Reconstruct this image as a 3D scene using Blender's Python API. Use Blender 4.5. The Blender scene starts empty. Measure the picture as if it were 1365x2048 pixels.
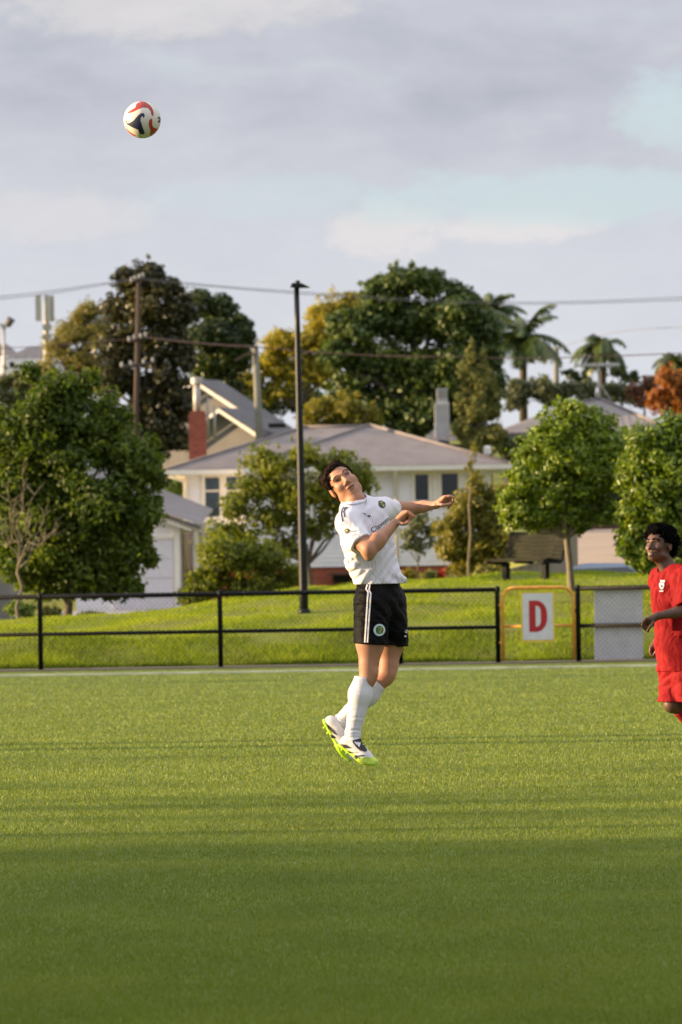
import bpy, bmesh, math, random
import numpy as np
from mathutils import Vector, Matrix
from mathutils.bvhtree import BVHTree
from mathutils.geometry import delaunay_2d_cdt

R = math.radians
scene = bpy.context.scene
COL = scene.collection
rng = np.random.default_rng(11)

# ------------------------------------------------------------------ camera
CAM_H, F_PX, PITCH, ROLL = 1.55, 10500.0, 0.524, 0.9
cam_d = bpy.data.cameras.new('camera')
cam = bpy.data.objects.new('camera', cam_d); COL.objects.link(cam)
cam_d.sensor_fit = 'VERTICAL'; cam_d.sensor_height = 22.3; cam_d.sensor_width = 14.9
cam_d.lens = F_PX / 2048.0 * 22.3
cam_d.clip_start = 0.5; cam_d.clip_end = 6000
cam_d.dof.use_dof = True; cam_d.dof.focus_distance = 31.0; cam_d.dof.aperture_fstop = 4.4
CAMROT = Matrix.Rotation(R(90 + PITCH), 4, 'X') @ Matrix.Rotation(R(-ROLL), 4, 'Z')
cam.matrix_world = Matrix.Translation((0, 0, CAM_H)) @ CAMROT
scene.camera = cam
C0 = np.array([0, 0, CAM_H]); R3 = np.array(CAMROT.to_3x3())

def pix(px, py, Y):
    """world point at depth Y whose place in the 1365x2048 photograph is (px, py)"""
    d = R3 @ np.array([(px - 682.5) / F_PX, -(py - 1024) / F_PX, -1.0])
    return C0 + d * (Y / d[1])
def proj(p):
    q = R3.T @ (np.asarray(p, float) - C0)
    return 682.5 - q[0] / q[2] * F_PX, 1024 + q[1] / q[2] * F_PX
def mpp(Y): return Y / F_PX            # metres per photograph pixel at depth Y

# ------------------------------------------------------------------ sky and sun
SUN_EL, SUN_FRONT = 10.0, -1.0          # low sun on the left, square to the view
sun_dir = Vector((-math.cos(R(SUN_EL)) * math.cos(R(SUN_FRONT)), -math.cos(R(SUN_EL)) * math.sin(R(SUN_FRONT)), math.sin(R(SUN_EL))))
sd = bpy.data.lights.new('sun', 'SUN'); sd.energy = 5.0; sd.angle = R(0.6); sd.color = (1.0, 0.71, 0.42)
so = bpy.data.objects.new('sun', sd); COL.objects.link(so)
so.rotation_euler = sun_dir.to_track_quat('Z', 'Y').to_euler()

world = bpy.data.worlds.new('World'); scene.world = world; world.use_nodes = True
nt = world.node_tree; nt.nodes.clear()
def wn(t, **kw):
    n = nt.nodes.new(t)
    for k, v in kw.items(): setattr(n, k, v)
    return n
def wmath(op, a, b=None, c=None, clamp=False):
    n = wn('ShaderNodeMath', operation=op, use_clamp=clamp)
    for i, v in enumerate((a, b, c)):
        if v is None: continue
        if isinstance(v, (int, float)): n.inputs[i].default_value = v
        else: nt.links.new(v, n.inputs[i])
    return n.outputs[0]
def wmix(f, a, b):
    n = wn('ShaderNodeMix', data_type='RGBA')
    for s, v in ((n.inputs[0], f), (n.inputs[6], a), (n.inputs[7], b)):
        if isinstance(v, (int, float)): s.default_value = v
        elif isinstance(v, tuple): s.default_value = (*v, 1)
        else: nt.links.new(v, s)
    return n.outputs[2]
sky = wn('ShaderNodeTexSky', sky_type='NISHITA', sun_disc=False)
sky.sun_elevation = R(SUN_EL); sky.sun_rotation = math.atan2(sun_dir.x, sun_dir.y)
sky.air_density = 1.0; sky.dust_density = 1.5; sky.ozone_density = 1.5
tc = wn('ShaderNodeTexCoord'); sx = wn('ShaderNodeSeparateXYZ'); nt.links.new(tc.outputs['Generated'], sx.inputs[0])
dx, dy, dz = sx.outputs
zc = wmath('MAXIMUM', dz, 0.0)
def noise(sxy, sz, off, detail=6, rough=0.55, dist=0.3):
    cb = wn('ShaderNodeCombineXYZ')
    nt.links.new(wmath('MULTIPLY', dx, sxy), cb.inputs[0]); nt.links.new(wmath('MULTIPLY', dy, sxy), cb.inputs[1])
    nt.links.new(wmath('MULTIPLY_ADD', dz, sz, off), cb.inputs[2])
    n = wn('ShaderNodeTexNoise'); n.inputs['Scale'].default_value = 1; n.inputs['Detail'].default_value = detail
    n.inputs['Roughness'].default_value = rough; n.inputs['Distortion'].default_value = dist
    nt.links.new(cb.outputs[0], n.inputs['Vector']); return n.outputs[0]
def blob(px, py, rx, ry, wob, amp=0.6):
    """soft patch round one direction of the sky"""
    q = pix(px, py, 100.0) - C0; q /= np.linalg.norm(q)
    a = wmath('DIVIDE', wmath('SUBTRACT', dx, float(q[0])), rx / F_PX); b = wmath('DIVIDE', wmath('SUBTRACT', dz, float(q[2])), ry / F_PX)
    r2 = wmath('ADD', wmath('MULTIPLY', a, a), wmath('MULTIPLY', b, b))
    r2 = wmath('ADD', r2, wmath('MULTIPLY', wmath('SUBTRACT', wob, 0.5), amp * 13))
    g = wmath('SMOOTH_MIN', wmath('MAXIMUM', wmath('SUBTRACT', 1.0, wmath('MULTIPLY', r2, 0.42)), 0.0), 0.75, 0.5)
    front = wmath('GREATER_THAN', dy, 0.0)
    return wmath('MULTIPLY', g, front)
n1 = noise(22, 60, 3.1); n2 = noise(70, 150, 9.0, 7, 0.6); n3 = wmath('MULTIPLY_ADD', noise(190, 330, 1.3, 8, 0.62), 0.5, wmath('MULTIPLY', n2, 0.5))
# cover of cloud: nearly whole, with a few pale blue openings
open_ = wmath('MAXIMUM', blob(1330, 215, 75, 60, n3), blob(1130, 392, 340, 42, n3))
open_ = wmath('MAXIMUM', open_, wmath('MULTIPLY', blob(560, 395, 210, 34, n3), 0.55))
rnd = wmath('MULTIPLY', wmath('SUBTRACT', n1, 0.60), 4.0, clamp=True)
open_ = wmath('MAXIMUM', open_, wmath('MULTIPLY', rnd, 0.5))
shade = wmath('MULTIPLY_ADD', wmath('SUBTRACT', wmath('MULTIPLY_ADD', n2, 0.35, wmath('MULTIPLY', n1, 0.65)), 0.5), 3.0, 0.45, clamp=True)
low = wmath('SUBTRACT', 1.0, wmath('MULTIPLY', zc, 1 / 0.088), clamp=True)
KS = 2 ** -1.5
c_dark, c_mid, c_low, c_warm = [tuple(KS * q for q in c) for c in ((0.44, 0.46, 0.525), (0.575, 0.59, 0.65), (0.855, 0.87, 0.925), (0.97, 0.885, 0.80))]
ccol = wmix(shade, c_dark, c_mid)
ccol = wmix(wmath('POWER', low, 0.8), ccol, c_low)
tops = wmath('MAXIMUM', blob(1010, 458, 130, 26, n3, 0.8), blob(780, 465, 90, 40, n3, 0.8))
tops = wmath('MAXIMUM', tops, wmath('MULTIPLY', blob(340, 5, 260, 50, n3), 0.85))
tops = wmath('MAXIMUM', tops, wmath('MULTIPLY', blob(90, 430, 150, 40, n3), 0.5))
ccol = wmix(wmath('MULTIPLY', tops, 0.5), ccol, c_warm)
bright = wmath('MULTIPLY_ADD', zc, 2.0, 0.9)           # overcast sky is brighter overhead
SKY_S = 0.10
vm = wn('ShaderNodeVectorMath', operation='SCALE'); nt.links.new(ccol, vm.inputs[0])
nt.links.new(wmath('MULTIPLY', bright, 1.0 / SKY_S), vm.inputs['Scale'])
blue = wmix(0.8, sky.outputs[0], (6.1 * KS, 7.4 * KS, 8.2 * KS))
final = wmix(wmath('MULTIPLY', open_, 1.05, clamp=True), vm.outputs[0], blue)
bg = wn('ShaderNodeBackground'); bg.inputs[1].default_value = SKY_S
nt.links.new(final, bg.inputs[0]); wo = wn('ShaderNodeOutputWorld'); nt.links.new(bg.outputs[0], wo.inputs[0])

scene.view_settings.view_transform = 'Standard'; scene.view_settings.look = 'None'
scene.view_settings.exposure = 1.5; scene.view_settings.gamma = 1.0
scene.render.engine = 'CYCLES'
scene.cycles.max_bounces = 6; scene.cycles.diffuse_bounces = 3; scene.cycles.transmission_bounces = 4; scene.cycles.transparent_max_bounces = 6
scene.cycles.use_denoising = True

# ------------------------------------------------------------------ helpers: objects
def tag(o, label=None, cat=None, group=None, kind=None):
    if label: o['label'] = label
    if cat: o['category'] = cat
    if group: o['group'] = group
    if kind: o['kind'] = kind
    return o
def empty(name, loc):
    o = bpy.data.objects.new(name, None); o.empty_display_size = 0.1; COL.objects.link(o)
    o.location = Vector(loc); return o
def link(name, me, mat=None, parent=None):
    o = bpy.data.objects.new(name, me); COL.objects.link(o)
    if mat is not None and len(me.materials) == 0: me.materials.append(mat)
    if parent is not None:
        o.parent = parent; o.matrix_parent_inverse = parent_inv(parent)
    return o
def parent_inv(p):
    m = Matrix.Identity(4)
    while p is not None:
        m = Matrix.LocRotScale(p.location, p.rotation_euler, p.scale) @ m if p.parent is None else p.matrix_parent_inverse @ Matrix.LocRotScale(p.location, p.rotation_euler, p.scale) @ m
        p = p.parent
    return m.inverted()
def np_mesh(name, V, F, smooth=False):
    """V (n,3); F list of int arrays (m,k)"""
    me = bpy.data.meshes.new(name)
    V = np.ascontiguousarray(V, np.float32)
    F = [np.asarray(f, np.int32) for f in (F if isinstance(F, list) else [F]) if len(f)]
    tot = np.concatenate([np.full(len(f), f.shape[1], np.int32) for f in F]); idx = np.concatenate([f.ravel() for f in F])
    me.vertices.add(len(V)); me.vertices.foreach_set('co', V.ravel())
    me.loops.add(len(idx)); me.loops.foreach_set('vertex_index', idx)
    me.polygons.add(len(tot)); st = np.zeros(len(tot), np.int32); st[1:] = np.cumsum(tot)[:-1]
    me.polygons.foreach_set('loop_start', st); me.polygons.foreach_set('loop_total', tot)
    if smooth: me.polygons.foreach_set('use_smooth', np.ones(len(tot), bool))
    me.update(calc_edges=True); me.validate(); return me

class MB:
    """collects simple shapes into one mesh"""
    def __init__(s): s.v = []; s.f = []
    def add(s, vs, fs):
        n = len(s.v); s.v += [tuple(map(float, p)) for p in vs]; s.f += [tuple(i + n for i in f) for f in fs]; return s
    def poly(s, *pts): return s.add(pts, [tuple(range(len(pts)))])
    def box(s, a, b, M=None):
        (x0, y0, z0), (x1, y1, z1) = a, b
        vs = [(x0, y0, z0), (x1, y0, z0), (x1, y1, z0), (x0, y1, z0), (x0, y0, z1), (x1, y0, z1), (x1, y1, z1), (x0, y1, z1)]
        if M is not None: vs = [M @ Vector(p) for p in vs]
        return s.add(vs, [(0, 3, 2, 1), (4, 5, 6, 7), (0, 1, 5, 4), (1, 2, 6, 5), (2, 3, 7, 6), (3, 0, 4, 7)])
    def tube(s, pts, rad, n=8, caps=True):
        pts = [np.asarray(p, float) for p in pts]; m = len(pts)
        if not hasattr(rad, '__len__'): rad = [rad] * m
        vs = []; prev = None
        for i, p in enumerate(pts):
            t = pts[min(i + 1, m - 1)] - pts[max(i - 1, 0)]; t /= (np.linalg.norm(t) + 1e-12)
            if prev is None:
                a = np.array([0, 0, 1.0]) if abs(t[2]) < 0.9 else np.array([1.0, 0, 0])
                u = np.cross(t, a)
            else: u = prev - t * np.dot(prev, t)
            u /= np.linalg.norm(u); w = np.cross(t, u); prev = u
            for k in range(n):
                a = 2 * math.pi * k / n; vs.append(p + rad[i] * (u * math.cos(a) + w * math.sin(a)))
        fs = [(i * n + k, i * n + (k + 1) % n, (i + 1) * n + (k + 1) % n, (i + 1) * n + k) for i in range(m - 1) for k in range(n)]
        if caps: fs += [tuple(reversed(range(n))), tuple(range((m - 1) * n, m * n))]
        return s.add(vs, fs)
    def lathe(s, prof, n=16, org=(0, 0, 0)):
        vs = [(org[0] + r * math.cos(2 * math.pi * k / n), org[1] + r * math.sin(2 * math.pi * k / n), org[2] + z) for r, z in prof for k in range(n)]
        m = len(prof)
        fs = [(i * n + k, i * n + (k + 1) % n, (i + 1) * n + (k + 1) % n, (i + 1) * n + k) for i in range(m - 1) for k in range(n)]
        fs += [tuple(reversed(range(n))), tuple(range((m - 1) * n, m * n))]
        return s.add(vs, fs)
    def prism(s, pts, d):
        """closed outline pts extruded by vector d"""
        n = len(pts); pts = [np.asarray(p, float) for p in pts]; d = np.asarray(d, float)
        return s.add(pts + [p + d for p in pts], [tuple(reversed(range(n))), tuple(range(n, 2 * n))] + [(i, (i + 1) % n, n + (i + 1) % n, n + i) for i in range(n)])
    def mesh(s, name, smooth=False, fix=True):
        me = bpy.data.meshes.new(name); me.from_pydata(s.v, [], s.f)
        if fix:
            bm = bmesh.new(); bm.from_mesh(me); bmesh.ops.recalc_face_normals(bm, faces=bm.faces); bm.to_mesh(me); bm.free()
        if smooth:
            for p in me.polygons: p.use_smooth = True
        me.update(); return me
    def build(s, name, mat, parent=None, smooth=False, fix=True):
        return link(name, s.mesh(name, smooth, fix), mat, parent)

# ------------------------------------------------------------------ helpers: materials
ALB = 0.75      # photograph is exposed for the shade: keeps the colours below at real-world albedo
def alb(c): return tuple(q * ALB for q in c) if max(c) < .56 else c
def new_mat(name):
    m = bpy.data.materials.new(name); m.use_nodes = True
    t = m.node_tree; b = t.nodes['Principled BSDF']; return m, t, b
def mat(name, col, rough=0.6, metal=0.0, var=0.12, vscale=6.0, bump=0.0, bscale=40.0, spec=0.5, col2=None, stretch=None, coord='Object'):
    """plain surface with uneven colour and fine relief"""
    m, t, b = new_mat(name); N = t.nodes; L = t.links
    tcn = N.new('ShaderNodeTexCoord'); mp = N.new('ShaderNodeMapping'); L.new(tcn.outputs[coord], mp.inputs[0])
    if stretch: mp.inputs['Scale'].default_value = stretch
    n = N.new('ShaderNodeTexNoise'); n.inputs['Scale'].default_value = vscale; n.inputs['Detail'].default_value = 6; L.new(mp.outputs[0], n.inputs['Vector'])
    r = N.new('ShaderNodeValToRGB'); L.new(n.outputs[0], r.inputs[0])
    col = alb(col); col2 = alb(col2) if col2 else None
    c2 = col2 or tuple(c * (1 + var) for c in col); c1 = tuple(c * (1 - var) for c in col) if not col2 else col
    r.color_ramp.elements[0].position = 0.32; r.color_ramp.elements[0].color = (*c1, 1)
    r.color_ramp.elements[1].position = 0.68; r.color_ramp.elements[1].color = (*c2, 1)
    L.new(r.outputs[0], b.inputs['Base Color'])
    b.inputs['Roughness'].default_value = rough; b.inputs['Metallic'].default_value = metal; b.inputs['Specular IOR Level'].default_value = spec
    if bump > 0:
        n2 = N.new('ShaderNodeTexNoise'); n2.inputs['Scale'].default_value = bscale; n2.inputs['Detail'].default_value = 5; L.new(mp.outputs[0], n2.inputs['Vector'])
        bp = N.new('ShaderNodeBump'); bp.inputs['Strength'].default_value = bump; bp.inputs['Distance'].default_value = 0.02
        L.new(n2.outputs[0], bp.inputs['Height']); L.new(bp.outputs[0], b.inputs['Normal'])
    return m
def leaf_mat(name, cols, rough=0.45, trans=0.35, spec=0.4, patch=0.5):
    """leaf colours drawn per leaf, and by patch so that clumps differ"""
    m, t, b = new_mat(name); N = t.nodes; L = t.links
    g = N.new('ShaderNodeNewGeometry'); r = N.new('ShaderNodeValToRGB')
    tcn = N.new('ShaderNodeTexCoord'); n = N.new('ShaderNodeTexNoise'); n.inputs['Scale'].default_value = patch; n.inputs['Detail'].default_value = 3
    L.new(tcn.outputs['Object'], n.inputs['Vector'])
    mx = N.new('ShaderNodeMath'); mx.operation = 'MULTIPLY_ADD'; L.new(g.outputs['Random Per Island'], mx.inputs[0]); mx.inputs[1].default_value = 0.6
    mm = N.new('ShaderNodeMath'); mm.operation = 'MULTIPLY_ADD'; L.new(n.outputs[0], mm.inputs[0]); mm.inputs[1].default_value = 1.2; mm.inputs[2].default_value = -0.4
    L.new(mm.outputs[0], mx.inputs[2]); L.new(mx.outputs[0], r.inputs[0])
    el = r.color_ramp.elements
    while len(el) < len(cols): el.new(0.5)
    for i, c in enumerate(cols):
        el[i].position = 0.05 + 0.9 * i / max(1, len(cols) - 1); el[i].color = (*[q * ALB for q in c], 1)
    L.new(r.outputs[0], b.inputs['Base Color']); b.inputs['Roughness'].default_value = rough; b.inputs['Specular IOR Level'].default_value = spec
    tr = N.new('ShaderNodeBsdfTranslucent'); hs = N.new('ShaderNodeHueSaturation'); hs.inputs['Value'].default_value = 1.25; hs.inputs['Saturation'].default_value = 1.1
    L.new(r.outputs[0], hs.inputs['Color']); L.new(hs.outputs[0], tr.inputs['Color'])
    ms = N.new('ShaderNodeMixShader'); ms.inputs[0].default_value = trans
    L.new(b.outputs[0], ms.inputs[1]); L.new(tr.outputs[0], ms.inputs[2]); L.new(ms.outputs[0], N['Material Output'].inputs[0])
    return m
# ------------------------------------------------------------------ terrain
FENCE_Y = 77.0
def sstep(a, b, x):
    t = np.clip((x - a) / (b - a), 0, 1); return t * t * (3 - 2 * t)
def ground_z(x, y):
    x = np.asarray(x, float); y = np.asarray(y, float)
    H = np.interp(x, [-60, -8, -5.5, -3.2, -0.75, 1.0, 2.7, 8, 60], [0.55, 0.57, 0.6, 0.70, 1.02, 1.15, 1.22, 1.24, 1.2])
    crest = np.interp(x, [-5.5, -0.75, 60], [86.5, 93.0, 95.0])
    t1 = np.clip((y - 77.75) / 2.0, 0, 1); z = 0.38 * t1 ** 0.85
    z = z + (H - 0.38) * sstep(79.3, 1, 0) * 0 + (H - 0.38) * np.sin(np.clip((y - 79.2) / (crest - 79.2), 0, 1) * math.pi / 2)
    z = np.where(y > crest, H + (0.0 - H) * sstep(0, 13, y - crest), z)
    z = z + np.where(y > 78, 0.03 * np.sin(x * 1.7 + y * 0.9) + 0.02 * np.sin(x * 3.1 - y * 1.3), 0) * np.clip((y - 78) / 2, 0, 1)
    far = np.interp(y, [170, 186, 205, 240, 330, 600, 3000], [0, 0.3, 2.4, 5.0, 9.5, 14, 14])
    rt = np.interp(x, [3, 5, 30], [0, 1, 1]) * np.interp(y, [112, 122, 150, 170, 200], [0, 0.4, 2.2, 2.5, 0])
    return np.where(y < 77.75, 0.0, z + far + rt)

m_soil = mat('meadow_soil', (0.20, 0.24, 0.035), 0.95, col2=(0.22, 0.205, 0.06), var=0.35, vscale=1.1, bump=0.6, bscale=14, spec=0.1)
def grid_sheet(name, xs, ys, m, zf, dz=0.0):
    X, Y = np.meshgrid(xs, ys); Z = zf(X, Y) + dz
    V = np.stack([X, Y, Z], -1).reshape(-1, 3); nx, ny = len(xs), len(ys)
    i = np.arange(nx - 1)[None, :] + nx * np.arange(ny - 1)[:, None]
    F = np.stack([i, i + 1, i + 1 + nx, i + nx], -1).reshape(-1, 4)
    return link(name, np_mesh(name, V, F, True), m)
xs = np.unique(np.concatenate([np.linspace(-3000, -60, 14), np.linspace(-60, -12, 20), np.linspace(-12, 14, 105), np.linspace(14, 60, 20), np.linspace(60, 3000, 14)]))
ys = np.unique(np.concatenate([np.linspace(77.78, 98, 82), np.linspace(98, 130, 40), np.linspace(130, 360, 60), np.linspace(360, 4000, 16)]))
tag(grid_sheet('ground', xs, ys, m_soil, ground_z), kind='structure')

# artificial turf of the pitch: a sheet, and blades where the photograph resolves them
m_turf = mat('turf_backing', (0.14, 0.19, 0.03), 0.9, var=0.22, vscale=2.2, bump=0.5, bscale=120, spec=0.15, stretch=(1, 0.35, 1))
pitch = grid_sheet('football_pitch', np.linspace(-60, 60, 13), np.linspace(-20, 76.4, 13), m_turf, lambda x, y: 0 * x, 0.0)
tag(pitch, kind='structure')
lo = grid_sheet('apron_ground', np.array([-3000., -60, 60, 3000]), np.array([-400., -20, 76.4, 77.9]), m_soil, lambda x, y: 0 * x, -0.012); tag(lo, kind='structure')
m_conc = mat('concrete_strip', (0.13, 0.108, 0.085), 0.9, var=0.3, vscale=3, bump=0.3, bscale=30, spec=0.2)
cs = MB(); cs.box((-40, 76.42, -0.1), (40, 77.72, 0.012)); tag(cs.build('fence_kerb', m_conc), kind='structure')
m_line = mat('line_paint', (0.62, 0.60, 0.44), 0.8, var=0.25, vscale=3, bump=0.2, bscale=60)
ml = MB(); ml.box((-40, 73.10, 0.0), (40, 73.24, 0.024)); tag(ml.build('touchline_marking', m_line), kind='structure')

m_blade = leaf_mat('turf_blade', [(0.176, 0.238, 0.021), (0.205, 0.267, 0.025), (0.233, 0.292, 0.029), (0.295, 0.342, 0.045)], 0.55, 0.25, 0.35, patch=0.7)
def blades(name, P, h, w, m, lean=0.35, bend=True):
    n = len(P); a = rng.uniform(0, 2 * math.pi, n); la = rng.uniform(0, 2 * math.pi, n); ln = rng.uniform(0, lean, n) * h
    sidev = np.stack([np.cos(a), np.sin(a), np.zeros(n)], 1) * (w / 2)[:, None]
    tip = P + np.stack([np.cos(la) * ln, np.sin(la) * ln, h], 1)
    V = np.stack([P - sidev, P + sidev, tip], 1).reshape(-1, 3); F = np.arange(3 * n).reshape(-1, 3)
    return link(name, np_mesh(name, V, F), m)
NB = 620000
v = rng.uniform(0, 1, NB) ** 0.9
py = 1338 + v * 760; Yd = CAM_H * F_PX / (py - 1120.0); Yd *= rng.uniform(0.98, 1.02, NB)
half = Yd * 0.065 + 0.9
P = np.stack([rng.uniform(-1, 1, NB) * half, Yd, np.zeros(NB)], 1)
keep = (Yd < 76.3) & ~((Yd > 73.0) & (Yd < 73.35)); P = P[keep]; Yd = Yd[keep]
sc = np.clip(Yd / 30, 0.8, 1.9)
bl = blades('turf_blades', P, rng.uniform(0.010, 0.022, len(P)) * sc ** 0.35, 0.0046 * sc, m_blade, 0.9)
tag(bl, 'short olive green artificial turf blades covering the pitch', 'turf', kind='stuff')

m_grass = leaf_mat('meadow_grass', [(0.165, 0.245, 0.017), (0.255, 0.34, 0.024), (0.33, 0.415, 0.031), (0.41, 0.45, 0.052)], 0.6, 0.5, 0.25, patch=0.45)
n = 230000
gx = rng.uniform(-7.5, 8.5, n); gy = 77.8 + 19 * rng.uniform(0, 1, n) ** 1.5
P = np.stack([gx, gy, ground_z(gx, gy) - 0.005], 1)
pm = np.sin(gx * 1.3 + .8 * np.sin(gy * 2.1)) * np.sin(gy * 1.1 + 1.2 * np.sin(gx * .9)) + .5 * np.sin(gx * 3.7 + gy * 2.9); kp = (pm < .55) | (rng.uniform(0, 1, n) < .35); gx, gy, P = gx[kp], gy[kp], P[kp]; n = len(gx)
hh = rng.uniform(0.025, 0.08, n) * np.where(gy < 79.8, 1.5, 1.0) * (0.75 + 0.5 * np.sin(gx * 2.3 + gy) * np.sin(gy * 1.7 - gx))
bl = blades('bank_grass', P, np.clip(hh, 0.02, 0.2), np.full(n, 0.015), m_grass, 0.7)
n2_ = 17000; gx2 = rng.uniform(-7.5, 8.5, n2_); gy2 = 77.8 + 2.0 * rng.uniform(0, 1, n2_) ** 1.4
w_ = np.sin(gx2 * 1.9) * np.sin(gx2 * .7 + 2 * gy2) + .4 * np.sin(gx2 * 5.3 + gy2); k_ = w_ > rng.uniform(-1.2, .8, n2_); gx2, gy2 = gx2[k_], gy2[k_]
lg = blades('long_grass', np.stack([gx2, gy2, ground_z(gx2, gy2) - .01], 1), rng.uniform(.05, .13, len(gx2)), np.full(len(gx2), .016), leaf_mat('shaded_long_grass_blade', [(.09, .135, .015), (.135, .19, .02), (.19, .235, .026), (.28, .28, .05)], .6, .3, .2), .8)  # darker blade colours stand in for shade at the steep foot
tag(lg, 'longer grass, shade put into its darker colour, along the foot of the bank behind the fence', 'grass', kind='stuff')
tag(bl, 'rough green grass growing on the sloping bank behind the fence', 'grass', kind='stuff')

# ------------------------------------------------------------------ fence with chain link, gate, signs
m_black = mat('black_powder_coat', (0.006, 0.006, 0.007), 0.55, var=0.3, vscale=20, bump=0.1, bscale=80, spec=0.2)
m_orange = mat('orange_gate_paint', (0.62, 0.24, 0.025), 0.5, var=0.25, vscale=12, bump=0.1, bscale=60, col2=(0.72, 0.36, 0.05))
m_yellow = mat('yellow_border_paint', (0.66, 0.50, 0.03), 0.55, var=0.1)
m_white = mat('white_sign_paint', (0.62, 0.62, 0.62), 0.55, var=0.06, vscale=9)
m_red = mat('red_letter_paint', (0.55, 0.012, 0.02), 0.5, var=0.1)
m_grey = mat('grey_board', (0.58, 0.565, 0.57), 0.7, var=0.08, vscale=7, bump=0.1, bscale=30)
def FX(px): return float(pix(px, 1250, FENCE_Y)[0])
RT, RM = 1.10, 0.53
def fence(name, posts, x0, x1, label):
    root = empty(name, (x0, FENCE_Y, 0)); tag(root, label, 'fence', 'black pitch fence')
    for x in posts:
        MB().lathe([(0.036, 0.0), (0.036, RT + 0.01), (0.03, RT + 0.03), (0.012, RT + 0.036)], 12, (x, FENCE_Y, 0)).build('post', m_black, root, True)
        MB().lathe([(0.045, RT - 0.05), (0.045, RT + 0.012)], 10, (x, FENCE_Y, 0)).build('post_collar', m_black, root)
    for z, r, nm in ((RT - 0.02, 0.034, 'top_rail'), (RM, 0.029, 'middle_rail')):
        rl = MB().tube([(x0, FENCE_Y, z), (x1, FENCE_Y, z)], r, 10).build(nm, m_black, root, True)
        k = int((x1 - x0) / 0.012); t = np.linspace(0, 1, k)
        pts = [(x0 + (x1 - x0) * a, FENCE_Y - (r + 0.004) * math.cos(b), z + (r + 0.004) * math.sin(b)) for a, b in zip(t, (x1 - x0) * t / 0.075 * 2 * math.pi)]
        MB().tube(pts, 0.0042, 4).build('lacing_wire', m_black, rl)
    mb = MB(); step = 0.052 * math.sqrt(2); ym = FENCE_Y - 0.03; z0, z1 = 0.03, RT - 0.01; H = z1 - z0
    for s in (1, -1):
        a = x0 - H
        while a < x1 + H:
            pa = [(a, z0), (a + H, z1)] if s > 0 else [(a, z1), (a + H, z0)]
            (ax, az), (bx, bz) = pa
            def clip(xc):
                return az + (bz - az) * (xc - ax) / (bx - ax)
            if ax < x0: az, ax = clip(x0), x0
            if bx > x1: bz, bx = clip(x1), x1
            if bx - ax > 0.02: mb.tube([(ax, ym + s * 0.0025, az), (bx, ym + s * 0.0025, bz)], 0.0016, 3, False)
            a += step
    o = mb.build('chain_link_mesh', m_black, root, fix=False); o['kind'] = 'stuff'
    return root
sp = (FX(441) - FX(81)); p0 = FX(81)
fence('pitch_fence', [p0 - sp, p0, p0 + sp, p0 + 2 * sp, FX(996)], p0 - sp, FX(996), 'long black chain link pitch fence left of the orange gate')
fence('pitch_fence', [FX(1157), FX(1157) + sp], FX(1157), FX(1157) + 2 * sp, 'black chain link pitch fence right of the orange gate, behind the red player')
# gate
gx0, gx1 = FX(1006), FX(1148); gy = FENCE_Y - 0.02
g = empty('pedestrian_gate', ((gx0 + gx1) / 2, gy, 0)); tag(g, 'orange tubular gate with rounded top corners in the black fence', 'gate')
rr = 0.17; zt = 1.10
arc = [(gx0, gy, 0.03), (gx0, gy, zt - rr)] + [(gx0 + rr - rr * math.cos(a), gy, zt - rr + rr * math.sin(a)) for a in np.linspace(0.15, math.pi / 2, 7)] \
    + [(gx1 - rr + rr * math.sin(a), gy, zt - rr + rr * math.cos(a)) for a in np.linspace(0, math.pi / 2 - 0.15, 7)] + [(gx1, gy, zt - rr), (gx1, gy, 0.03)]
MB().tube(arc, 0.027, 10).build('gate_frame', m_orange, g, True)
MB().tube([(gx0 + 0.02, gy, 0.54), (gx1 - 0.02, gy, 0.54)], 0.022, 10).build('crossbar', m_orange, g, True)
for z in (0.3, 0.85):
    MB().tube([(gx0 - 0.055, gy, z), (gx0 + 0.01, gy, z)], 0.02, 8).build('hinge', m_orange, g)
MB().box((gx1 - 0.01, gy - 0.02, 0.72), (gx1 + 0.05, gy + 0.02, 0.78)).build('latch', m_black, g)
# sign D
sx0, sx1 = FX(1042), FX(1110); sz1 = 1.045; sz0 = 0.30; sy = gy - 0.05
s_ = empty('letter_sign', ((sx0 + sx1) / 2, sy, sz0)); tag(s_, 'white sign with yellow border and red letter D on the orange gate', 'sign')
MB().box((sx0, sy, sz0), (sx1, sy + 0.012, sz1)).build('sign_border', m_yellow, s_)
b = 0.028
MB().box((sx0 + b, sy - 0.003, sz0 + b + 0.008), (sx1 - b, sy + 0.006, sz1 - b)).build('sign_plate', m_white, s_)
dcx = (sx0 + sx1) / 2 + 0.005; dw, dh = 0.265, 0.46; dz0 = (sz0 + sz1) / 2 - dh / 2 + 0.01; st = 0.095
def dshape(x0, x1, z0, z1, rad):
    pts = [(x0, z0), (x0, z1)] + [(x1 - rad + rad * math.sin(a), z1 - rad * 1.25 + rad * 1.25 * math.cos(a)) for a in np.linspace(0, math.pi / 2, 8)] \
        + [(x1 - rad + rad * math.cos(a), z0 + rad * 1.25 - rad * 1.25 * math.sin(a)) for a in np.linspace(0, math.pi / 2, 8)]
    return pts
outer = dshape(dcx - dw / 2, dcx + dw / 2, dz0, dz0 + dh, 0.16); inner = dshape(dcx - dw / 2 + st, dcx + dw / 2 - st, dz0 + 0.075, dz0 + dh - 0.075, 0.065)
n = len(outer); vs = [(x, sy - 0.006, z) for x, z in outer + inner]
mb = MB().add(vs, [(i, (i + 1) % n, n + (i + 1) % n, n + i) for i in range(n)]); mb.build('lettering', m_red, s_)
for qx in (sx0 + 0.05, sx1 - 0.05):
    MB().box((qx - 0.015, sy + 0.012, 0.52), (qx + 0.015, gy + 0.03, 0.56)).build('clamp', m_black, s_)
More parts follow.
